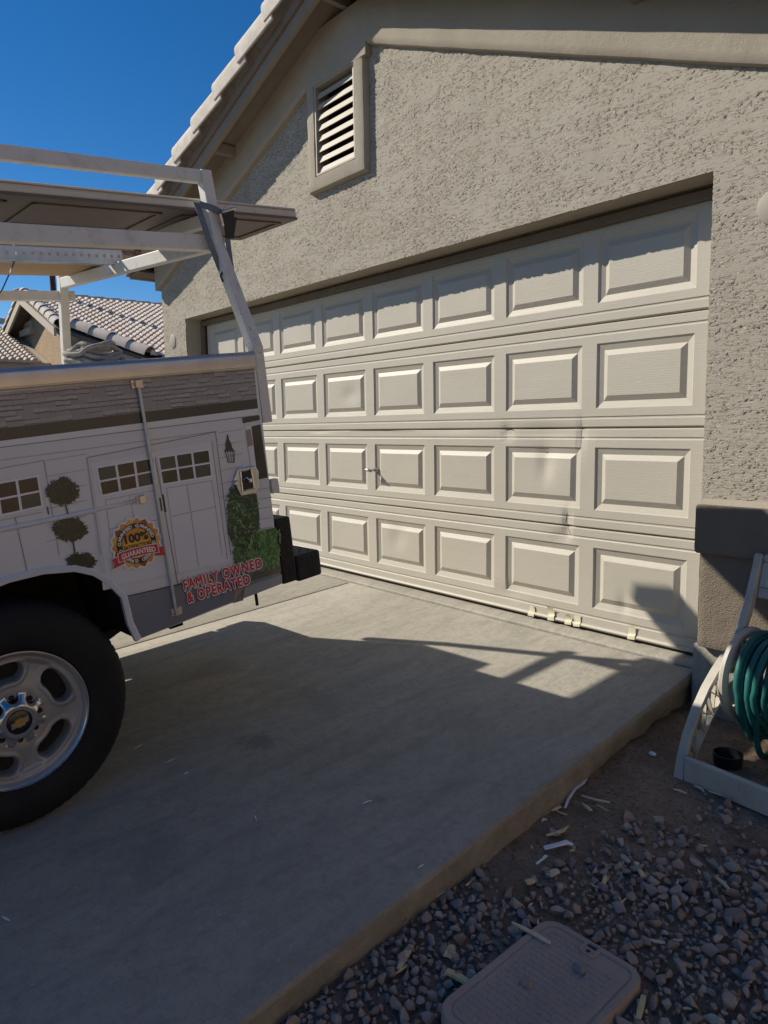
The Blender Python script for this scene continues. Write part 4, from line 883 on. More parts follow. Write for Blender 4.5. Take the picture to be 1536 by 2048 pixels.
for s_ in (1.145, -.40, -1.35): bar('cross_bar', [(-.25, s_, 1.604), (-1.895, s_, 1.692)], .05, .058, parent=rack)
for s_ in (1.16, -1.30): bar('support_bar', [(-.265, s_, 1.705), (-.95, s_, 1.738)], .05, .050, parent=rack)
bar('side_rail', [(-1.96, 1.215, 1.628), (-1.96, -1.40, 1.628)], .04, .055, parent=rack); bar('guard_rail', [(-1.90, 1.168, 1.905), (-1.90, -1.40, 1.905)], .042, .048, parent=rack)
# ================================================================== LOAD ON THE RACK (world placed through the truck's frame)
def LW(p): return np.array(TM @ Vector(p))
def lbuild(mb, name, mt, parent=None, **k):
    mb.v = [tuple(TM @ Vector(q)) for q in mb.v]; return mb.build(name, mt, parent, **k)
q0 = LW((-.5, 0, 1.76))
panel = thing('door_panel', 'brown spare garage door section lying flat on the ladder rack, overhanging the tailgate', 'door panel', q0)
SW0, SW1, SS0, SS1, SV = -.290, -.772, -3.23, 1.645, 1.741
mb = MB(); mb.box(SW1, SW0, SS0, SS1, SV + .012, SV + .052); lbuild(mb, 'panel_core', M['slab_edge'], panel, bevel=.004)
mb = MB(); mb.box(SW1 - .003, SW0 + .004, SS0 - .003, SS1 + .003, SV, SV + .0118)
lbuild(mb, 'panel_face', M['slab_brown'], panel, bevel=.002)
mb = MB()
for i in range(8):
    s0 = SS1 - .045 - i * .602; s1 = s0 - .514
    for (w_a, w_b, s_a, s_b) in ((-.355, -.37, s0, s1), (-.695, -.71, s0, s1), (-.355, -.71, s0, s0 - .016), (-.355, -.71, s1 + .016, s1)):
        mb.box(min(w_a, w_b), max(w_a, w_b), min(s_a, s_b), max(s_a, s_b), SV - .006, SV - .0005)
lbuild(mb, 'panel_moulding', M['slab_brown'], panel)
# second stacked section edge line
mb = MB(); mb.box(SW0 + .0005, SW0 + .003, SS0, SS1 - .01, SV + .040, SV + .043); lbuild(mb, 'edge_seam', M['fascia'], panel)
# punched steel angle
mb = MB(); wA = -1.135
rows = []; s_ = -1.45
mb.box(wA - .055, wA - .002, -1.45, 1.20, 1.6715, 1.674)
vs = []; fs = []
holes = np.arange(-1.40, 1.18, .038); 
def holed_strip(mb, x, s0, s1, v0, v1, cs, vc, r, n_=8):
    """vertical strip with round holes, as quads around every hole"""
    pitch = cs[1] - cs[0]
    for c_ in cs:
        a0, a1 = c_ - pitch / 2, c_ + pitch / 2; out = []; inn = []
        for i in range(n_):
            a = 2 * math.pi * i / n_; dx, dz = math.cos(a), math.sin(a); t = min((pitch / 2) / abs(dx) if abs(dx) > 1e-6 else 9, ((v1 - vc) if dz > 0 else (vc - v0)) / abs(dz) if abs(dz) > 1e-6 else 9)
            inn.append((x, c_ + r * dx, vc + r * dz)); out.append((x, c_ + dx * t, vc + dz * t))
        cor = [(x, a1, v1), (x, a0, v1), (x, a0, v0), (x, a1, v0)]
        mb.add(inn + out, [(i, (i + 1) % n_, n_ + (i + 1) % n_, n_ + i) for i in range(n_)])
        for (cx_, cs_, cv_) in cor:
            ds = sorted(range(n_), key=lambda i: (out[i][1] - cs_) ** 2 + (out[i][2] - cv_) ** 2)[:2]; mb.add([out[ds[0]], out[ds[1]], (cx_, cs_, cv_)], [(0, 1, 2)])
holed_strip(mb, wA, -1.42, 1.20, 1.673, 1.738, holes, 1.708, .0085)
o = lbuild(mb, 'steel_angle', M['galv']); tag(o, 'grey punched steel angle lying along the truck rack under the brown panel', 'steel angle')
# cardboard cartons
mb = MB(); mb.box(-1.640, -1.420, -1.0, 1.580, 1.748, 1.840); 
bx = thing('cardboard_box', 'long flat cardboard box poking out rearwards from the ladder rack', 'box', LW((-1.53, .3, 1.75)))
lbuild(mb, 'carton', M['card'], bx, bevel=.003)
mb = MB(); vs, fs = text_geo('66', .045, .003); mb.add([(-1.4195, 1.375 + q[0] * .9, 1.797 + q[1] * .8) for q in vs], fs)
for j, tx in enumerate(('HARDWARE KIT', '16 x 7 SPRING SET', 'THIS SIDE UP')):
    vs, fs = text_geo(tx, .017, .0004); mb.add([(-1.4195, 1.29 + q[0] + .02 * j, 1.783 - j * .012 + q[1]) for q in vs], fs)
lbuild(mb, 'printed_text', M['w_black'], bx)
mb = MB(); mb.box(-1.55, -1.50, 1.36, 1.5805, 1.7472, 1.7479); mb.box(-1.55, -1.50, 1.5802, 1.5808, 1.748, 1.80); lbuild(mb, 'packing_tape', M['card'], bx)
for (w0, w1, s0, s1, v0, hh, lb) in ((-1.74, -1.30, -1.0, 1.30, 1.706, .040, 'flat wide cardboard carton lying under the longer box across the rack bars'), (-1.875, -1.748, -1.05, .55, 1.724, .06, 'narrow hidden carton added at the far rail of the ladder rack to block the sun')):
    mb = MB(); mb.box(w0, w1, s0, s1, v0, v0 + hh); o = lbuild(mb, 'cardboard_box', M['card'], bevel=.003); tag(o, lb, 'box')  # the narrow carton is hidden, added to close a sunlit gap in the rack's shadow
# rope coil on top of the far tool box
mb = MB(); rr = random.Random(5); ra, rz_ = P(137, 724, -.34), P(246, 716, -.34); c0 = np.array([-.34, (ra[1] + rz_[1]) / 2, 1.136]); rl = (rz_[1] - ra[1]) / 2
for lay in range(9):
    ph = rr.uniform(0, 6.28); a_, b_ = rr.uniform(.05, .09), rl * rr.uniform(.72, 1.0); pts = []
    for t in np.linspace(0, 2 * math.pi, 40)[:-1]:
        z = .012 + .0075 * lay + .006 * math.sin(3 * t + ph) + .014 * max(0, math.sin(t * 2 + ph))
        pts.append(c0 + np.array([a_ * math.cos(t) + .008 * math.sin(5 * t + ph), b_ * math.sin(t) + .01 * math.sin(4 * t), z]))
    mb.tube(pts, .0090, 7, closed=True)
o = lbuild(mb, 'rope', M['rope'], smooth='all'); tag(o, 'untidy coil of weathered grey rope lying on top of the printed truck box', 'rope')
# ratchet strap over the rack leg
rs = thing('ratchet_strap', 'grey ratchet strap with black hooks hanging beside the rear rack leg', 'strap', LW((-.2, 1.17, 1.6)))
def webbing(px, w_, wd, name, th=.0025):
    pts = [np.array(P(x, y, w_)) for x, y in px]; mb = MB(); mb.sweep(pts, [(-th / 2, -wd / 2), (th / 2, -wd / 2), (th / 2, wd / 2), (-th / 2, wd / 2)], up=(0, .35, .2) if False else (1, 0, 0)); 
    return lbuild(mb, name, M['strap'], rs)
def webbing2(px, w_, wd, name):
    pts = [np.array(P(x, y, w_ + dw)) for x, y, dw in px]; vs = []; n_ = len(pts)
    for i, q in enumerate(pts):
        d = pts[min(i + 1, n_ - 1)] - pts[max(i - 1, 0)]; d /= np.linalg.norm(d); sd = np.cross(d, np.array([1, 0, 0])); sd /= np.linalg.norm(sd); vs += [q - sd * wd / 2, q + sd * wd / 2]
    mb = MB(); mb.add(vs, [(2 * i, 2 * i + 1, 2 * i + 3, 2 * i + 2) for i in range(n_ - 1)]); o = lbuild(mb, name, M['strap'], rs); sm = o.modifiers.new('thick', 'SOLIDIFY'); sm.thickness = .002; return o
webbing2([(392, 405, -.02), (402, 432, 0), (416, 475, .01), (430, 512, .01), (441, 540, .005)], -.185, .026, 'strap_web')
webbing2([(455, 478, 0), (459, 510, 0), (463, 540, 0), (466, 562, 0)], -.175, .024, 'strap_web')
webbing2([(398, 408, -.01), (430, 418, -.0), (446, 428, 0)], -.185, .026, 'strap_web')
mb = MB()
q = lambda x, y, w_: np.array(P(x, y, w_))
for dw in (-.012, .012): mb.prism([q(444, 424, -.18 + dw), q(468, 420, -.18 + dw), q(468, 446, -.18 + dw), q(461, 478, -.18 + dw), q(452, 476, -.18 + dw)], (.003, 0, 0))
mb.prism([q(446, 440, -.19), q(469, 436, -.19), q(462, 480, -.19), q(451, 478, -.19)], (.022, 0, 0)); lbuild(mb, 'ratchet', M['hook'], rs, bevel=.002)
mb = MB(); mb.tube([q(444, 424, -.165), q(470, 416, -.165)], .006, 10); mb.tube([q(447, 419, -.165), q(453, 412, -.165), q(463, 410, -.165), q(468, 416, -.165)], .0028, 8); mb.tube([q(440, 428, -.166), q(446, 452, -.166)], .006, 8); lbuild(mb, 'ratchet_spindle', M['strip_metal'], rs, smooth=True)
mb = MB(); mb.tube([q(*t, -.16) for t in ((446, 542), (441, 552), (445, 562), (455, 566), (460, 556), (455, 545), (449, 544))], .0042, 8); mb.tube([q(*t, -.155) for t in ((455, 560), (462, 572), (469, 578), (473, 586), (470, 593), (464, 595), (459, 588))], .0045, 8)
mb.tube([q(*t, -.158) for t in ((460, 565), (468, 562), (472, 570), (463, 574))], .004, 8); lbuild(mb, 'strap_hook', M['hook'], rs, smooth='all')
mb = MB(); pp = [np.array(P(x, y, -1.15)) for x, y in ((27, 488), (32, 505), (33, 512), (20, 545), (4, 580), (-20, 615))]; mb.sweep(pp, [(-.001, -.012), (.001, -.012), (.001, .012), (-.001, .012)], up=(1, 0, 0)) 
o = lbuild(mb, 'tie_strap', M['strap']); tag(o, 'slack grey webbing strap hanging below the punched steel angle', 'strap')
# ================================================================== NEIGHBOUR'S HOUSE
FWD = CR @ np.array([0, 0, -1.0])
def at_depth(px, py, d): r = ray(px, py); return CAM_LOC + r * d / (r @ FWD)
PK = at_depth(47, 592, 17.0); NY = PK[1]; KS = 0.40         # gable peak on the front plane, roof slope
nb = thing('neighbor_house', 'tan stucco neighbouring house with barrel tile roof, seen behind the truck', 'house', (PK[0], NY, 0))
def nbp(mb, name, mt, parent=None, **k): return mb.build(name, mt, parent or nb, **k)
def slope_z(X): return PK[2] - KS * abs(X - PK[0])
pn = np.array([KS, 0, 1.0]); pd = pn @ PK
hipA, hipB = hit(140, 655, pn, pd), hit(300, 716, pn, pd)   # lower hip along the slope
def tile_field(mb, org, du, dv, nu, nvr, wt, ex, inside, amp=0.055, stp=0.03, sub=8):
    """du across, dv down the slope (unit vectors); courses of S tiles, each course its own strip so the butt ends show"""
    du, dv, org = np.array(du, float), np.array(dv, float), np.array(org, float); nn_ = np.cross(du, dv); nn_ *= np.sign(nn_[2])
    for r in range(nvr):
        for c_ in range(nu):
            ctr = org + du * (c_ + .5) * wt + dv * (r + .5) * ex
            if not inside(ctr): continue
            j = random.uniform(-.006, .006); vs = []
            for t, lift in ((0.0, 0.0), (1.0, stp), (1.0, -.03)):
                for i in range(sub + 1):
                    u = i / sub; h = amp * max(0, math.sin(math.pi * min(1, u / .62))) if u < .62 else -0.012 * math.sin(math.pi * (u - .62) / .38)
                    q = org + du * ((c_ + u) * wt) + dv * ((r + t) * ex + (0 if t < 1 else .02 + j)) + nn_ * ((h if lift >= 0 else h * .2) + lift); vs.append(q)
            k = sub + 1; mb.add(vs, [(a * k + i, a * k + i + 1, (a + 1) * k + i + 1, (a + 1) * k + i) for a in (0, 1) for i in range(sub)])
cs_ = 1 / math.hypot(1, KS); dvv = (cs_, 0, -KS * cs_)
def in_field(p):
    if p[1] < NY: return False
    if p[1] < hipA[1]: return True
    return True
def in_right(p):
    x = p[0]
    if x < hipA[0]: return p[1] > NY + .05
    yl = hipA[1] + (hipB[1] - hipA[1]) * (x - hipA[0]) / (hipB[0] - hipA[0])
    return p[1] > yl + .03
mb = MB(); tile_field(mb, (PK[0] + .12, NY - .05, PK[2] - .05 + .10), (0, 1, 0), dvv, 84, 36, 0.155, 0.21, in_right, .050, .040); nbp(mb, 'roof_tiles', M['far_tile'], smooth=True)
mb = MB(); xr = PK[0] + 7.8
mb.prism([(PK[0], NY + .0, PK[2] - .02), (hipA[0], NY, slope_z(hipA[0]) - .02), (hipB[0], hipB[1], slope_z(hipB[0]) - .02), (xr, hipB[1] + .4, slope_z(xr) - .02), (xr, NY + 14, slope_z(xr) - .02), (PK[0], NY + 14, PK[2] - .02)], (0, 0, -.08))
mb.prism([(PK[0], NY, PK[2] - .02), (PK[0] - 7, NY, slope_z(PK[0] - 7) - .02), (PK[0] - 7, NY + 14, slope_z(PK[0] - 7) - .02), (PK[0], NY + 14, PK[2] - .02)], (0, 0, -.08))
nbp(mb, 'roof_deck', M['brown_trim'])
mb = MB(); barrel_run(mb, (PK[0], NY + 13.5, PK[2] + .06), (PK[0], NY - .1, PK[2] + .06), 0.46, 0.40, 0.10, (1, 0, 0), leg=.06); nbp(mb, 'ridge_tiles', M['rake_tile'], smooth=True)
mb = MB(); xe = hipA[0] + .1
barrel_run(mb, (xe, NY, slope_z(xe) + .06), (PK[0] + .1, NY, PK[2] + .05), 0.46, 0.37, 0.13, (0, -1, 0), leg=.02)
barrel_run(mb, (PK[0] - 6.5, NY, slope_z(PK[0] - 6.5) + .06), (PK[0] - .05, NY, PK[2] + .05), 0.46, 0.37, 0.13, (0, -1, 0), leg=.02)
nbp(mb, 'rake_tiles', M['rake_tile'], smooth=True)
mb = MB(); hd = hipA - hipB; ho = np.cross(hd, (0, 0, 1)); ho /= np.linalg.norm(ho); ho = ho if ho[1] < 0 else -ho
barrel_run(mb, hipB + np.array([0, 0, .06]), hipA + np.array([0, 0, .06]), 0.60, 0.52, 0.17, ho, leg=.03); nbp(mb, 'hip_tiles', M['far_tile'], smooth=True)
mb = MB(); hw = [hipA, hipB, hipB * np.array([1, 1, 0]), hipA * np.array([1, 1, 0])]
mb.prism([hipA + ho * .02 - (0, 0, .05), hipB + ho * .02 - (0, 0, .05), hipB + ho * .02 - (0, 0, .22), hipA + ho * .02 - (0, 0, .22)], -ho * .05)
for sgn, ln_ in ((1, hipA[0] - PK[0]), (-1, 6.5)):
    mb.prism([(PK[0], NY - .10, PK[2] - .02), (PK[0] + sgn * ln_, NY - .10, slope_z(PK[0] + sgn * ln_) - .02), (PK[0] + sgn * ln_, NY - .10, slope_z(PK[0] + sgn * ln_) - .20), (PK[0], NY - .10, PK[2] - .20)], (0, .05, 0))
nbp(mb, 'fascia', M['far_trim'])
mb = MB(); mb.prism([(PK[0], NY + .30, PK[2] - .12), (hipA[0] + .3, NY + .30, slope_z(hipA[0] + .3) - .12), (hipA[0] + .3, NY + .30, -.4), (PK[0] - 6.6, NY + .30, -.4), (PK[0] - 6.6, NY + .30, slope_z(PK[0] - 6.6) - .12)], (0, .2, 0))
mb.prism([hipA - (0, 0, .1) - ho * .1, hipB - (0, 0, .1) - ho * .1, hipB * np.array([1, 1, 0]) - ho * .1, hipA * np.array([1, 1, 0]) - ho * .1], -ho * .15)
mb.box(xr - .6, xr - .4, hipB[1] + .4, NY + 14, -.4, slope_z(xr - .4) - .1)
nbp(mb, 'gable_wall', M['far_stucco'])
va, vb = onY(50, 608, NY + .3), onY(66, 655, NY + .3)
mb = MB(); vx0, vx1, vz0, vz1 = va[0], vb[0], vb[2] - .02, PK[2] - .58
for (a, b, c_, d) in ((vx0 - .09, vx0, vz0, vz1), (vx1, vx1 + .09, vz0, vz1), (vx0 - .09, vx1 + .09, vz1, vz1 + .09)): mb.box(a, b, NY + .24, NY + .31, c_, d)
nv = nbp(mb, 'gable_vent', M['far_trim'])
mb = MB(); mb.box(vx0 - .22, vx1 + .22, NY + .16, NY + .31, vz0 - .15, vz0); nbp(mb, 'vent_sill', M['far_trim'], nv)
mb = MB()
for i in range(7):
    z = vz0 + (vz1 - vz0) * i / 7; mb.prism([(vx0, NY + .25, z), (vx0, NY + .255, z - .02), (vx0, NY + .295, z + .07), (vx0, NY + .29, z + .085)], (vx1 - vx0, 0, 0))
nbp(mb, 'slat', M['vent_paint'], nv)
# lower gable in front of the wall
LR = onY(14, 652, NY + .25); KL = 0.42; j1 = onY(100, 726, NY + .25); KL = (LR[2] - j1[2]) / (j1[0] - LR[0]); cl_ = 1 / math.hypot(1, KL)
mb = MB(); tile_field(mb, (LR[0] + .1, NY - 6.2, LR[2]), (0, 1, 0), (cl_, 0, -KL * cl_), 40, int((j1[0] - LR[0]) / cl_ / .21), 0.155, 0.21, lambda p: p[1] < NY + .2, .050, .040); nbp(mb, 'porch_roof', M['far_tile'], smooth=True)
mb = MB(); barrel_run(mb, (LR[0], NY - 6.2, LR[2] + .08), (LR[0], NY + .3, LR[2] + .08), 0.46, 0.40, 0.13, (1, 0, 0), leg=.06); nbp(mb, 'porch_ridge_tiles', M['far_tile'], smooth=True)
mb = MB(); dk = (j1[0] - LR[0]) - .1
mb.prism([(LR[0], NY + .28, LR[2] - .03), (LR[0] + dk, NY + .28, LR[2] - .03 - KL * dk), (LR[0] + dk, NY + .28, LR[2] - .25 - KL * dk), (LR[0] - dk, NY + .28, LR[2] - .25 - KL * dk), (LR[0] - dk, NY + .28, LR[2] - .03 - KL * dk)], (0, -6.3, 0))
mb.box(LR[0] - dk + .3, LR[0] + dk - .3, NY - 5.6, NY + .27, -.5, LR[2] - .3 - KL * dk); nbp(mb, 'porch', M['far_trim'])
pp = hit(108, 600, pn, pd); mb = MB(); mb.tube([pp - (0, 0, .2), pp + (0, 0, 1.15)], .07, 12); mb.tube([pp + (0, 0, .0), pp + (0, 0, .06)], .12, 12); nbp(mb, 'flue_pipe', M['pipe'], smooth=True)
# unseen house added across the yard; its sunlit side wall bounces light onto the dirt
sh = thing('unseen_side_house', 'unseen tan stucco house added across the gravel yard to bounce light onto the dirt', 'house', (5.4, -2, 0))
mb = MB(); mb.box(5.4, 12.0, -7.5, 6.0, -1.0, 3.1); mb.build('wall', M['far_stucco'], sh)
mb = MB(); mb.prism([(4.9, -8.0, 3.0), (8.7, -8.0, 4.6), (12.5, -8.0, 3.0), (12.5, -8.0, 3.101), (8.7, -8.0, 4.75), (4.9, -8.0, 3.101)], (0, 14.5, 0)); mb.build('roof', M['far_tile'], sh)
mb = MB(); mb.box(5.36, 5.395, -3.2, -2.0, 1.0, 2.1); wf = mb.build('window', M['far_trim'], sh)
mb = MB(); mb.box(5.345, 5.358, -3.12, -2.08, 1.08, 2.02); mb.build('pane', M['glass'], wf)
# ================================================================== HOSE REEL
RF = np.array([0.655, -0.815, gz(-0.815) + .004]); rb = np.array([0.996, -0.087, 0.0]); rk = np.array([0.087, 0.996, 0.0])
def RL(b, k, z): return RF + rb * b + rk * k + np.array([0, 0, z])
reel = thing('hose_reel', 'faded beige plastic garden hose reel cart standing on the dirt by the wall', 'hose reel', tuple(RF))
def rp(mb, name, mt=None, parent=None, **k): return mb.build(name, mt or M['reel_plastic'], parent or reel, **k)
ARC = [(0, 0), (.018, .07), (.05, .155), (.10, .235), (.165, .31), (.23, .365), (.29, .405), (.335, .42), (.38, .415), (.42, .385)]
for off, sg in ((0, 1), (.47, -1)):
    mb = MB(); pts = [RL(off, k, z) for k, z in ARC]
    mb.sweep(pts, [(-.019, -.008), (.019, -.008), (.019, .004), (.016, .008), (-.016, .008), (-.019, .004)], up=tuple(rk * -.6 + np.array([0, 0, .8])))
    leg = rp(mb, 'side_leg', smooth=True)
    mb = MB()      # thin ribbed web behind the curved leg
    inn = [(.055, .0), (.10, .07), (.16, .14), (.215, .20), (.27, .25), (.33, .28)]
    mb.sweep([RL(off + .0, k, z) for k, z in inn], [(-.012, -.004), (.012, -.004), (.012, .004), (-.012, .004)], up=tuple(rk * -.6 + np.array([0, 0, .8])))
    for i in range(5):
        for a, b in ((ARC[i + 1], inn[i]), (ARC[i + 2], inn[min(i + 0, 5)]), (ARC[i + 1], inn[i + 1])):
            mb.sweep([RL(off, *a), RL(off, *b)], [(-.009, -.0018), (.009, -.0018), (.009, .0018), (-.009, .0018)], up=tuple(rb * .2 + rk))
    rp(mb, 'leg_ribs', None, leg)
    mb = MB(); mb.sweep([RL(off, k, z) for k, z in ((.40, .40), (.47, .30), (.55, .16), (.60, .0))], [(-.016, -.007), (.016, -.007), (.016, .007), (-.016, .007)], up=tuple(rk)); rp(mb, 'rear_leg', smooth=True)
    mb = MB(); mb.sweep([RL(off + .012 * sg, k, z) for k, z in ((.30, .35), (.37, .47), (.44, .60), (.495, .745), (.503, .775), (.512, .79))], [(-.015, -.019), (.015, -.019), (.015, .019), (-.015, .019)], up=tuple(rk)); rp(mb, 'handle_post', bevel=.006, segs=3)
    mb = MB(); Mf = Matrix.Translation(RL(off + .045 * sg, .375, .335)) @ Matrix((rb, rk, (0, 0, 1))).transposed().to_4x4()
    prof = [(.150, -.011), (.152, .011), (.163, .017), (.178, .015), (.188, .006), (.188, -.006), (.178, -.015), (.163, -.017), (.152, -.012)]
    mb.lathe(prof, 64, Mf); fl = rp(mb, 'reel_flange', smooth=True)
    mb = MB()
    for i in range(8):
        a = 2 * math.pi * i / 8 + .2; d0_, d1_ = rk * math.cos(a) + np.array([0, 0, math.sin(a)]), None
        c0_ = RL(off + .045 * sg, .375, .335); mb.sweep([c0_ + d0_ * .05, c0_ + d0_ * .155], [(-.012, -.004), (.012, -.004), (.012, .004), (-.012, .004)], up=tuple(rb))
    mb.lathe([(0, .02), (.055, .018), (.06, -.018), (0, -.02)], 32, Mf); rp(mb, 'flange_spokes', None, fl, smooth=True)
mb = MB(); mb.tube([RL(.04, .375, .335), RL(.43, .375, .335)], .085, 24); rp(mb, 'drum', smooth=True)
for k, zz_, nm in ((.012, 0.0, 'front_base_bar'), (.585, 0.0, 'rear_base_bar')):
    mb = MB(); mb.sweep([RL(.022, k, .046), RL(.448, k, .046)], [(-.016, -.046), (.016, -.046), (.013, .040), (.006, .046), (-.006, .046), (-.013, .040)], up=(0, 0, 1)); rp(mb, nm, bevel=.003)
mb = MB()    # slotted grip plate between the posts
g = lambda b, z: RL(b, .492 + (z - .74) * .25, z)
for z0, z1, b0, b1 in ((.765, .795, .028, .442), (.625, .665, .028, .442), (.666, .764, .028, .062), (.666, .764, .408, .442)):
    mb.prism([g(b0, z0), g(b1, z0), g(b1, z1), g(b0, z1)], rk * .022)
rp(mb, 'handle_grip', bevel=.005, segs=2)
# hose: loose coils round the drum, drooping to the dirt
mb = MB(); pts = []; turns = 21; nps = 40; hr = random.Random(11); lay_b = []
for t in range(turns):
    up_ = (t // 10) % 2; b = .092 + .295 * ((t % 10) / 9.5 if not up_ else 1 - (t % 10) / 9.5); lay_b.append((b + hr.uniform(-.008, .008), .126 + .022 * (t // 10) + hr.uniform(0, .014), 1.0 + hr.choice([.1, .25, 1.15, .6, 1.35, .9, .35, .1]) if t != 2 else 2.3))
for i in range(turns * nps):
    f = i / nps; t = int(f); u = f - t; a_ = lay_b[t]; b_ = lay_b[min(t + 1, turns - 1)]; w_ = sst(.7, 1, u)
    bb = a_[0] * (1 - w_) + b_[0] * w_; r_ = a_[1] * (1 - w_) + b_[1] * w_; dr = a_[2] * (1 - w_) + b_[2] * w_
    th = 2 * math.pi * u + math.pi / 2; s_ = math.sin(th); k_ = .375 + r_ * math.cos(th); z_ = .335 + r_ * s_ * (dr if s_ < 0 else 1)
    pts.append(RL(bb + .010 * math.sin(th * 2 + t) * (1 if s_ < 0 else .3), k_, max(.016, z_)))
pts += [RL(.40, .30, .40), RL(.44, .15, .25), RL(.50, .02, .08), RL(.62, -.05, .016), RL(.9, .05, .016), RL(1.2, .02, .016)]
mb.tube(pts, .0125, 9); o = mb.build('garden_hose', M['hose'], smooth='all'); tag(o, 'dark green garden hose wound in loose loops on the reel cart', 'hose')
mb = MB(); pc = onY(1444, 1500, -.60); pc = np.array([.735, -.585, gz(-.6)]); Mp = Matrix.Translation(pc) @ Matrix.Rotation(-math.pi / 2, 4, 'Y')
mb.lathe([(0, .004), (.046, .004), (.051, .048), (.0545, .048), (.0545, .042), (.050, 0), (0, 0)], 28, Mp); o = mb.build('plastic_pot', M['pot'], smooth=True); tag(o, 'small black plastic pot on the dirt behind the reel base bar', 'pot')
# ================================================================== VALVE BOX
def on_g(px, py, dz): return hit(px, py, (0, -.04, 1), -.151 + dz)
LZ = .030; A_, B_, C_ = on_g(1097, 1830, LZ), on_g(1297, 1948, LZ), on_g(935, 2048, LZ)
ux = (B_ - A_); ux[2] = 0; LWd = np.linalg.norm(ux); ux /= LWd; uy = np.array([-ux[1], ux[0], 0]); cvec = C_ - A_
if uy @ cvec < 0: uy = -uy
LLn = 0.46; vctr = A_ + ux * LWd / 2 + uy * LLn / 2
box = thing('valve_box', 'brown plastic irrigation valve box with a textured lid set in the gravel', 'valve box', tuple(vctr))
def rr_pts(w_, l_, r_, n_=8):
    out = []
    for cx_, cy_, a0 in ((w_ / 2 - r_, l_ / 2 - r_, 0), (-w_ / 2 + r_, l_ / 2 - r_, 90), (-w_ / 2 + r_, -l_ / 2 + r_, 180), (w_ / 2 - r_, -l_ / 2 + r_, 270)):
        for i in range(n_ + 1): a = math.radians(a0 + 90 * i / n_); out.append((cx_ + r_ * math.cos(a), cy_ + r_ * math.sin(a)))
    return out
def VL(x, y, z): return vctr + ux * x + uy * y + np.array([0, 0, z])
def shell(mb, levels, cap=True):
    rows = [[VL(x, y, z) for x, y in rr_pts(w_, l_, r_)] for w_, l_, r_, z in levels]; k = len(rows[0])
    mb.add([p for r in rows for p in r], [(i * k + q, i * k + (q + 1) % k, (i + 1) * k + (q + 1) % k, (i + 1) * k + q) for i in range(len(rows) - 1) for q in range(k)] + ([tuple((len(rows) - 1) * k + q for q in range(k))] if cap else []))
W0, L0 = LWd, LLn
mb = MB(); shell(mb, [(W0, L0, .05, -.06), (W0, L0, .05, -.006), (W0 - .006, L0 - .006, .048, 0), (W0 - .036, L0 - .036, .036, .0), (W0 - .042, L0 - .042, .033, -.0035), (W0 - .048, L0 - .048, .03, -.0035), (W0 - .052, L0 - .052, .028, -.001)])
lid = mb.build('lid', M['lid'], box, smooth=True)
mb = MB(); shell(mb, [(W0 + .03, L0 + .03, .06, -.15), (W0 + .012, L0 + .012, .055, -.035)], False); mb.build('box_body', M['lid'], box)
mb = MB()
for i in range(15):
    for j in range(22):
        x = -W0 / 2 + .045 + i * (W0 - .09) / 14; y = -L0 / 2 + .045 + j * (L0 - .09) / 21; q = (i + j) % 2
        if -L0 / 2 + .075 > y and x > W0 / 2 - .14: continue
        a, b = (.0075, .0022) if q else (.0022, .0075); mb.add([VL(x - a, y - b, -.0012), VL(x + a, y - b, -.0012), VL(x + a, y + b, -.0012), VL(x - a, y + b, -.0012), VL(x - a * .6, y - b * .6, .0012), VL(x + a * .6, y - b * .6, .0012), VL(x + a * .6, y + b * .6, .0012), VL(x - a * .6, y + b * .6, .0012)], [(0, 1, 5, 4), (1, 2, 6, 5), (2, 3, 7, 6), (3, 0, 4, 7), (4, 5, 6, 7)])
o = mb.build('tread_pattern', M['lid'], lid)
lk = on_g(1180, 1900, LZ) - vctr; lx, ly = lk @ ux, lk @ uy
mb = MB()
def ring2(mb, w_, l_, r_, z0, w2, l2, r2, z1, cap=False):
    R0 = [VL(lx + x, ly + y, z0) for x, y in rr_pts(w_, l_, r_, 5)]; R1 = [VL(lx + x, ly + y, z1) for x, y in rr_pts(w2, l2, r2, 5)]; k = len(R0)
    mb.add(R0 + R1, [(i, (i + 1) % k, k + (i + 1) % k, k + i) for i in range(k)] + ([tuple(range(k, 2 * k))] if cap else []))
ring2(mb, .046, .050, .014, -.002, .043, .047, .013, .0035); ring2(mb, .043, .047, .013, .0035, .034, .038, .010, .0030); ring2(mb, .034, .038, .010, .0030, .033, .037, .01, .0006, True)
lt = mb.build('lid_latch', M['lid'], lid, smooth=True)
mb = MB(); ring2(mb, .026, .010, .004, .0009, .025, .009, .004, .0014, True); mb.v = [tuple(np.array(p) - uy * .010) for p in mb.v]
k0 = len(mb.v); mb.add([VL(lx + .006 * math.cos(a), ly + .009 + .006 * math.sin(a), .0012) for a in np.linspace(0, 6.283, 17)[:-1]], [tuple(range(16))]); mb.build('latch_hole', M['black'], lt)
# ================================================================== STONES, GRAVEL, LITTER
def rock_proto(seed, n_=12, flat=.85):
    r_ = random.Random(seed); bm = bmesh.new()
    sx, sy, sz = 1, r_.uniform(.65, .95), r_.uniform(.5, flat)
    for _ in range(n_):
        v_ = Vector((r_.gauss(0, 1), r_.gauss(0, 1), r_.gauss(0, 1))).normalized() * r_.uniform(.82, 1.05); bm.verts.new((v_.x * sx, v_.y * sy, v_.z * sz))
    g_ = bmesh.ops.convex_hull(bm, input=bm.verts); bmesh.ops.delete(bm, geom=[e for e in g_['geom_interior'] if isinstance(e, bmesh.types.BMVert)], context='VERTS')
    bmesh.ops.bevel(bm, geom=list(bm.edges), offset=.045, segments=1, affect='EDGES', clamp_overlap=True)
    bm.verts.index_update(); vs = np.array([v_.co[:] for v_ in bm.verts]); fs = [[q.index for q in f.verts] for f in bm.faces]; bm.free(); return vs, fs
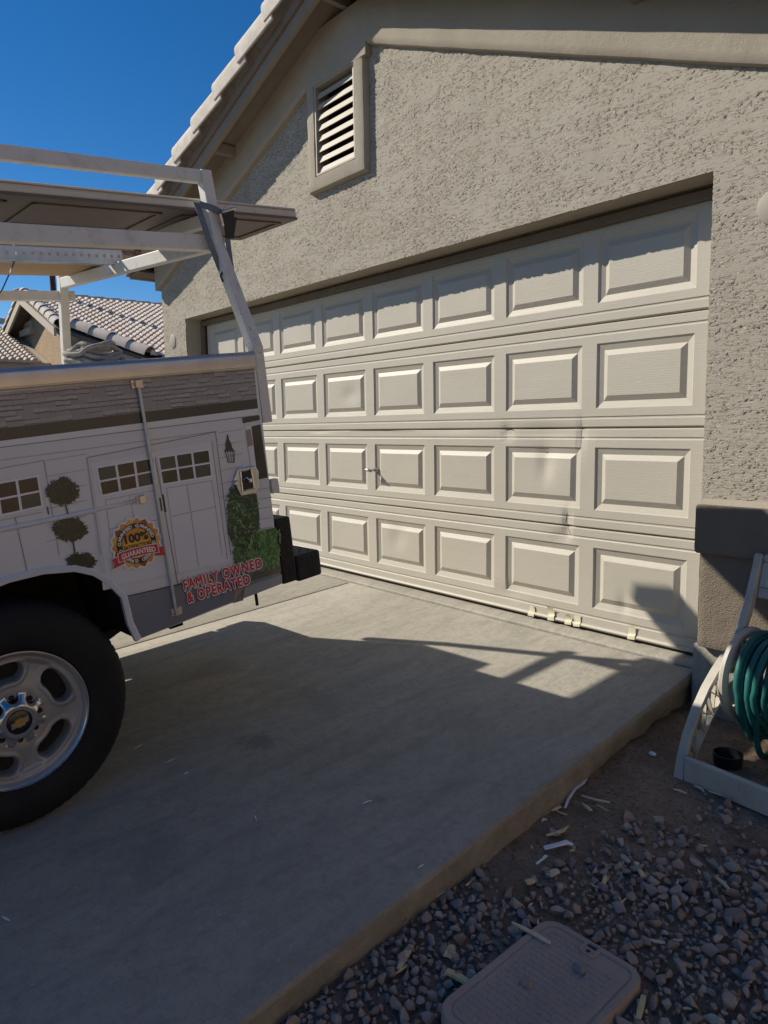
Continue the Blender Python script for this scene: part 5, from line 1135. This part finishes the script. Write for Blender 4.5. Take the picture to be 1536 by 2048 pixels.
PROT = [rock_proto(i) for i in range(16)]
def gblob(px, py, s, a): q = on_dirt(px, py); return (q[0], q[1], s, a)
GB = [gblob(700, 1990, .13, 1.1), gblob(790, 1900, .12, 1.0), gblob(900, 1800, .09, .8), gblob(880, 1950, .12, 1), gblob(950, 1880, .08, .7), gblob(1010, 1840, .07, .5), gblob(1250, 1740, .07, .75), gblob(1330, 1830, .11, 1.1), gblob(1420, 1780, .10, .8), gblob(1480, 1880, .13, 1.1), gblob(1400, 1960, .13, 1.2),
      gblob(1240, 1860, .06, .9), gblob(1180, 1800, .05, .8), gblob(1330, 1680, .06, .35), gblob(1450, 1640, .05, .3), gblob(1110, 1790, .05, .45), gblob(860, 1820, .07, .6), gblob(1530, 1760, .07, .5), (1.6, -2.4, .35, 1.2), (1.0, -2.5, .25, 1.2), (1.9, -2.0, .3, .9), (.75, -2.7, .2, 1.2)]
def dens(x, y):
    d = .9 * sum(a * math.exp(-((x - bx_) ** 2 + (y - by_) ** 2) / (2 * s * s)) for bx_, by_, s, a in GB); return min(1.0, d * (0.75 + 0.5 * mnoise.noise((x * 6, y * 6, 2))))
def in_box(x, y, mgn):
    d = np.array([x, y, 0]) - vctr * np.array([1, 1, 0]); return abs(d @ ux) < W0 / 2 + mgn and abs(d @ uy) < L0 / 2 + mgn
def reject(x, y, r_):
    return x < edge_x(y) + r_ * .8 or in_box(x, y, r_ * .8) or y > -.2
gv, gf, tone = [], [], []; gr = random.Random(21)
def add_rock(x, y, z, r_, tn):
    pv, pf = gr.choice(PROT); e = Matrix.Rotation(gr.uniform(0, 6.28), 3, 'Z') @ Matrix.Rotation(gr.gauss(0, .35), 3, 'X') @ Matrix.Rotation(gr.gauss(0, .35), 3, 'Y')
    q = pv @ np.array(e).T * r_; q[:, 2] = q[:, 2] + z; q[:, 0] += x; q[:, 1] += y; b = len(gv); gv.extend(q.tolist()); gf.extend([[b + i for i in f] for f in pf]); tone.extend([tn] * len(pv))
grid = {}
def free(x, y, r_):
    c_ = (int(x / .04), int(y / .04))
    for i in (-1, 0, 1):
        for j in (-1, 0, 1):
            for (X, Y, R_) in grid.get((c_[0] + i, c_[1] + j), ()):
                if (X - x) ** 2 + (Y - y) ** 2 < ((R_ + r_) * .62) ** 2: return False
    grid.setdefault(c_, []).append((x, y, r_)); return True
cnt = 0
for _ in range(60000):
    x, y = gr.uniform(.42, 2.3), gr.uniform(-3.2, -.3); d = dens(x, y)
    r_ = .0075 + .0195 * gr.random() ** 1.4 + (.010 if gr.random() < .12 else 0)
    if gr.random() > d or reject(x, y, r_) or not free(x, y, r_): continue
    add_rock(x, y, gz(y) + r_ * gr.uniform(.15, .5) + .004, r_, min(1, max(0, gr.gauss(.45, .24)))); cnt += 1
for _ in range(9000):       # fines
    x, y = gr.uniform(.42, 2.2), gr.uniform(-3.1, -.15); r_ = .0012 + .005 * gr.random() ** 3
    if reject(x, y, r_) or gr.random() > .35 + dens(x, y): continue
    add_rock(x, y, gz(y) + r_ * .2 + .010 * mnoise.noise((x * 3, y * 3, 0)) + .005 * mnoise.noise((x * 11, y * 11, 4)), r_, min(1, max(0, gr.gauss(.5, .3))))
me = bpy.data.meshes.new('gravel'); me.from_pydata(gv, [], gf); me.materials.append(M['gravel']); at_ = me.attributes.new('tone', 'FLOAT', 'POINT'); at_.data.foreach_set('value', tone); me.update()
o = link('gravel', me); o['kind'] = 'stuff'; o['label'] = 'loose grey and reddish gravel strewn over the dirt'; o['category'] = 'gravel'
def stone(px, py, r_, mt, label, base, grp=None, seed=0):
    pv, pf = rock_proto(100 + seed, 22, .7); bm = bmesh.new(); V_ = [bm.verts.new(q) for q in pv]
    for f in pf: bm.faces.new([V_[i] for i in f])
    bmesh.ops.subdivide_edges(bm, edges=list(bm.edges), cuts=1, use_grid_fill=True)
    for v_ in bm.verts: v_.co += v_.co.normalized() * (.10 * mnoise.noise(v_.co * 2.5 + Vector((seed, 0, 0)))); v_.co *= r_
    zmin = min(v_.co.z for v_ in bm.verts); 
    for v_ in bm.verts: v_.co += Vector((base[0], base[1], base[2] - zmin - .001))
    me = bpy.data.meshes.new('stone'); bm.to_mesh(me); bm.free(); me.materials.append(mt); return tag(link('stone', me), label, 'stone', grp)
stone(1052, 1966, .021, M['stone_tan'], 'tan stone resting on the valve box lid, away from its latch', on_g(1052, 1974, LZ), 'stones on the valve box lid', 1)
stone(1160, 1940, .021, M['stone_grey'], 'dark purplish stone on the valve box lid just below the latch', on_g(1160, 1946, LZ), 'stones on the valve box lid', 2)
stone(1470, 1836, .030, M['stone_grey'], 'largest grey stone among the gravel to the right of the valve box', on_g(1470, 1840, .0), None, 3)
stone(1117, 1730, .022, M['stone_tan'], 'tan angular stone on bare dirt just below the torn white paper', on_g(1117, 1732, .0), None, 4)
stone(1305, 1508, .017, M['white_scrap'], 'pale crumbled lump on the bare dirt left of the hose reel foot', on_g(1305, 1512, .0), None, 5)
def strip(pts_px, wpx, mt, name, label, cat, grp=None, dz=.006, thick=.0025, curl=0.0, base=None):
    pts = [on_g(x, y, dz + (curl * math.sin(math.pi * i / max(1, len(pts_px) - 1)))) if base is None else base(x, y) + np.array([0, 0, dz]) for i, (x, y) in enumerate(pts_px)]
    n_ = len(pts); wl = wpx if hasattr(wpx, '__len__') else [wpx] * n_; vs = []
    for i, q in enumerate(pts):
        d = pts[min(i + 1, n_ - 1)] - pts[max(i - 1, 0)]; d /= max(1e-9, np.linalg.norm(d)); sd = np.array([-d[1], d[0], 0]); sd /= max(1e-9, np.linalg.norm(sd)); hw_ = wl[i] / 700 / 2
        vs += [q - sd * hw_, q + sd * hw_, q + sd * hw_ * .8 + np.array([0, 0, thick]), q - sd * hw_ * .8 + np.array([0, 0, thick * 1.3])]
    fs = [(4 * i + a, 4 * i + (a + 1) % 4, 4 * i + 4 + (a + 1) % 4, 4 * i + 4 + a) for i in range(n_ - 1) for a in range(4)] + [(0, 1, 2, 3), tuple(4 * (n_ - 1) + a for a in range(4))]
    mb = MB(); mb.add(vs, fs); return tag(mb.build(name, mt, smooth=True), label, cat, grp)
strip([(1130, 1616), (1137, 1598), (1150, 1578), (1166, 1566), (1176, 1553)], [6, 7, 8, 9, 5], M['white_scrap'], 'plastic_strip', 'curved white plastic strip lying on dirt beside the driveway edge', 'plastic strip', None, .012, .002, .012)
strip([(1088, 1696), (1104, 1692), (1120, 1688), (1134, 1684), (1146, 1690)], [15, 16, 15, 19, 11], M['white_scrap'], 'paper_scrap', 'largest torn white paper scrap on the dirt near the driveway', 'paper', None, .012, .0015, .006)
strip([(1073, 1728), (1080, 1722), (1086, 1718), (1092, 1711)], [7, 5, 6, 8], M['white_scrap'], 'paper_scrap', 'small bent white paper scrap just below the largest paper scrap', 'paper', None, .012, .0015, .004)
strip([(1083, 1642), (1088, 1638), (1094, 1640)], [6, 9, 6], M['white_scrap'], 'paper_scrap', 'tiny bluish white paper flake close to the driveway side', 'paper', None, .012, .0015, .004)
strip([(1024, 1846), (1048, 1858), (1075, 1872), (1100, 1888)], [3, 8, 9, 7], M['pale_wood'], 'wood_splinter', 'long pale wood splinter lying across the corner of the valve box lid', 'wood splinter', 'wood splinters in the gravel', .036, .004)
for pts, wd, lab in (([(1092, 1672), (1108, 1668), (1126, 1662), (1137, 1654)], [2, 8, 10, 2], 'jagged orange wood chip just above the largest paper scrap'), ([(1206, 1770), (1210, 1760), (1209, 1755)], [8, 10, 5], 'yellow wood chip standing out on bare dirt above the valve box'),
                     ([(1273, 1727), (1280, 1742), (1288, 1756)], [11, 11, 12], 'chunky yellow wood block piece at the gravel edge'), ([(1432, 1756), (1446, 1768), (1460, 1782)], [5, 8, 6], 'thin pale splinter on the gravel at the far right'),
                     ([(893, 1943), (915, 1953), (940, 1968)], [14, 16, 15], 'thick square-ended yellow wood piece left of the valve box'), ([(797, 1940), (806, 1918), (822, 1893)], [8, 16, 12], 'broad yellow wood shaving in gravel close to the driveway'),
                     ([(1276, 2040), (1281, 2018), (1287, 1994)], [8, 11, 9], 'orange wood splinter beside the right side of the valve box'), ([(1163, 1592), (1190, 1600), (1220, 1606)], [3, 6, 4], 'slender straw coloured splinter beside the curved plastic strip'),
                     ([(866, 1795), (880, 1788), (890, 1784)], [9, 13, 8], 'flat tan wood chip beside the driveway edge gravel'), ([(1052, 1766), (1060, 1764), (1068, 1762)], [13, 16, 12], 'round yellow wood flake left of the tan stone'),
                     ([(1390, 1572), (1402, 1578), (1408, 1584)], [5, 7, 3], 'small grey splinter below the reel base bar'), ([(1097, 1752), (1106, 1746), (1116, 1742)], [16, 18, 14], 'broad tan wood chip beside the tan stone'), ([(895, 1915), (900, 1902), (905, 1893)], [16, 20, 12], 'yellow rounded flake between driveway and valve box'),
                     ([(1296, 1880), (1312, 1884), (1330, 1887)], [2, 5, 3], 'thin splinter right of the valve box lid'), ([(1165, 1608), (1175, 1616), (1182, 1622)], [3, 9, 8], 'curled yellow chip below the slender straw splinter'), ([(1103, 1622), (1110, 1618), (1120, 1614)], [6, 10, 8], 'orange leaf-like chip at the foot of the driveway side')):
    strip(pts, wd, M['wood'] if 'yellow' in lab or 'orange' in lab else M['pale_wood'], 'wood_splinter', lab, 'wood splinter', 'wood splinters in the gravel', .014, .005)
lrn = random.Random(31)
for i in range(34):
    while True:
        px, py = lrn.uniform(780, 1536), lrn.uniform(1560, 2040); q = on_g(px, py, 0)
        if not reject(q[0], q[1], .02): break
    a = lrn.uniform(0, 6.28); l_ = lrn.uniform(5, 15)
    strip([(px - l_ * math.cos(a), py - l_ * .7 * math.sin(a)), (px, py + lrn.uniform(-1.5, 1.5)), (px + l_ * math.cos(a), py + l_ * .7 * math.sin(a))], [1, lrn.uniform(2.5, 6), 1.5], lrn.choice([M['pale_wood'], M['wood'], M['dry_leaf']]), 'twig_fragment', 'tiny dry wood fragment scattered over the dirt and gravel', 'wood fragment', 'tiny wood fragments on the dirt', .013, .003)
dl = ['narrow dry leaf on the shaded drive near the rear tyre', 'dry leaf on the shaded drive, a little right of the tyre', 'tiny pale leaf on the drive below the tyre side', 'small pale leaf on the drive in front of the truck wheel', 'pale scrap of leaf on the drive at the left edge', 'thin pale leaf in the middle of the shaded drive', 'white leaf flake near the driveway edge']
for (px, py, l_, a), lab in zip(((277, 1495, 9, -.5), (342, 1523, 10, -.5), (373, 1548, 5, -.4), (511, 1638, 5, 1.2), (12, 1840, 9, .5), (735, 1606, 10, -.3), (842, 1735, 7, -.6)), dl):
    strip([(px - l_ * math.cos(a), py - l_ * math.sin(a)), (px, py - 1), (px + l_ * math.cos(a), py + l_ * math.sin(a))], [1, 4.5, 1], M['white_scrap'] if 'pale' in lab or 'white' in lab else M['pale_wood'], 'dry_leaf', lab, 'leaf', 'dry leaves on the drive', .003, .002, 0, on_drive)
print('stones', cnt)
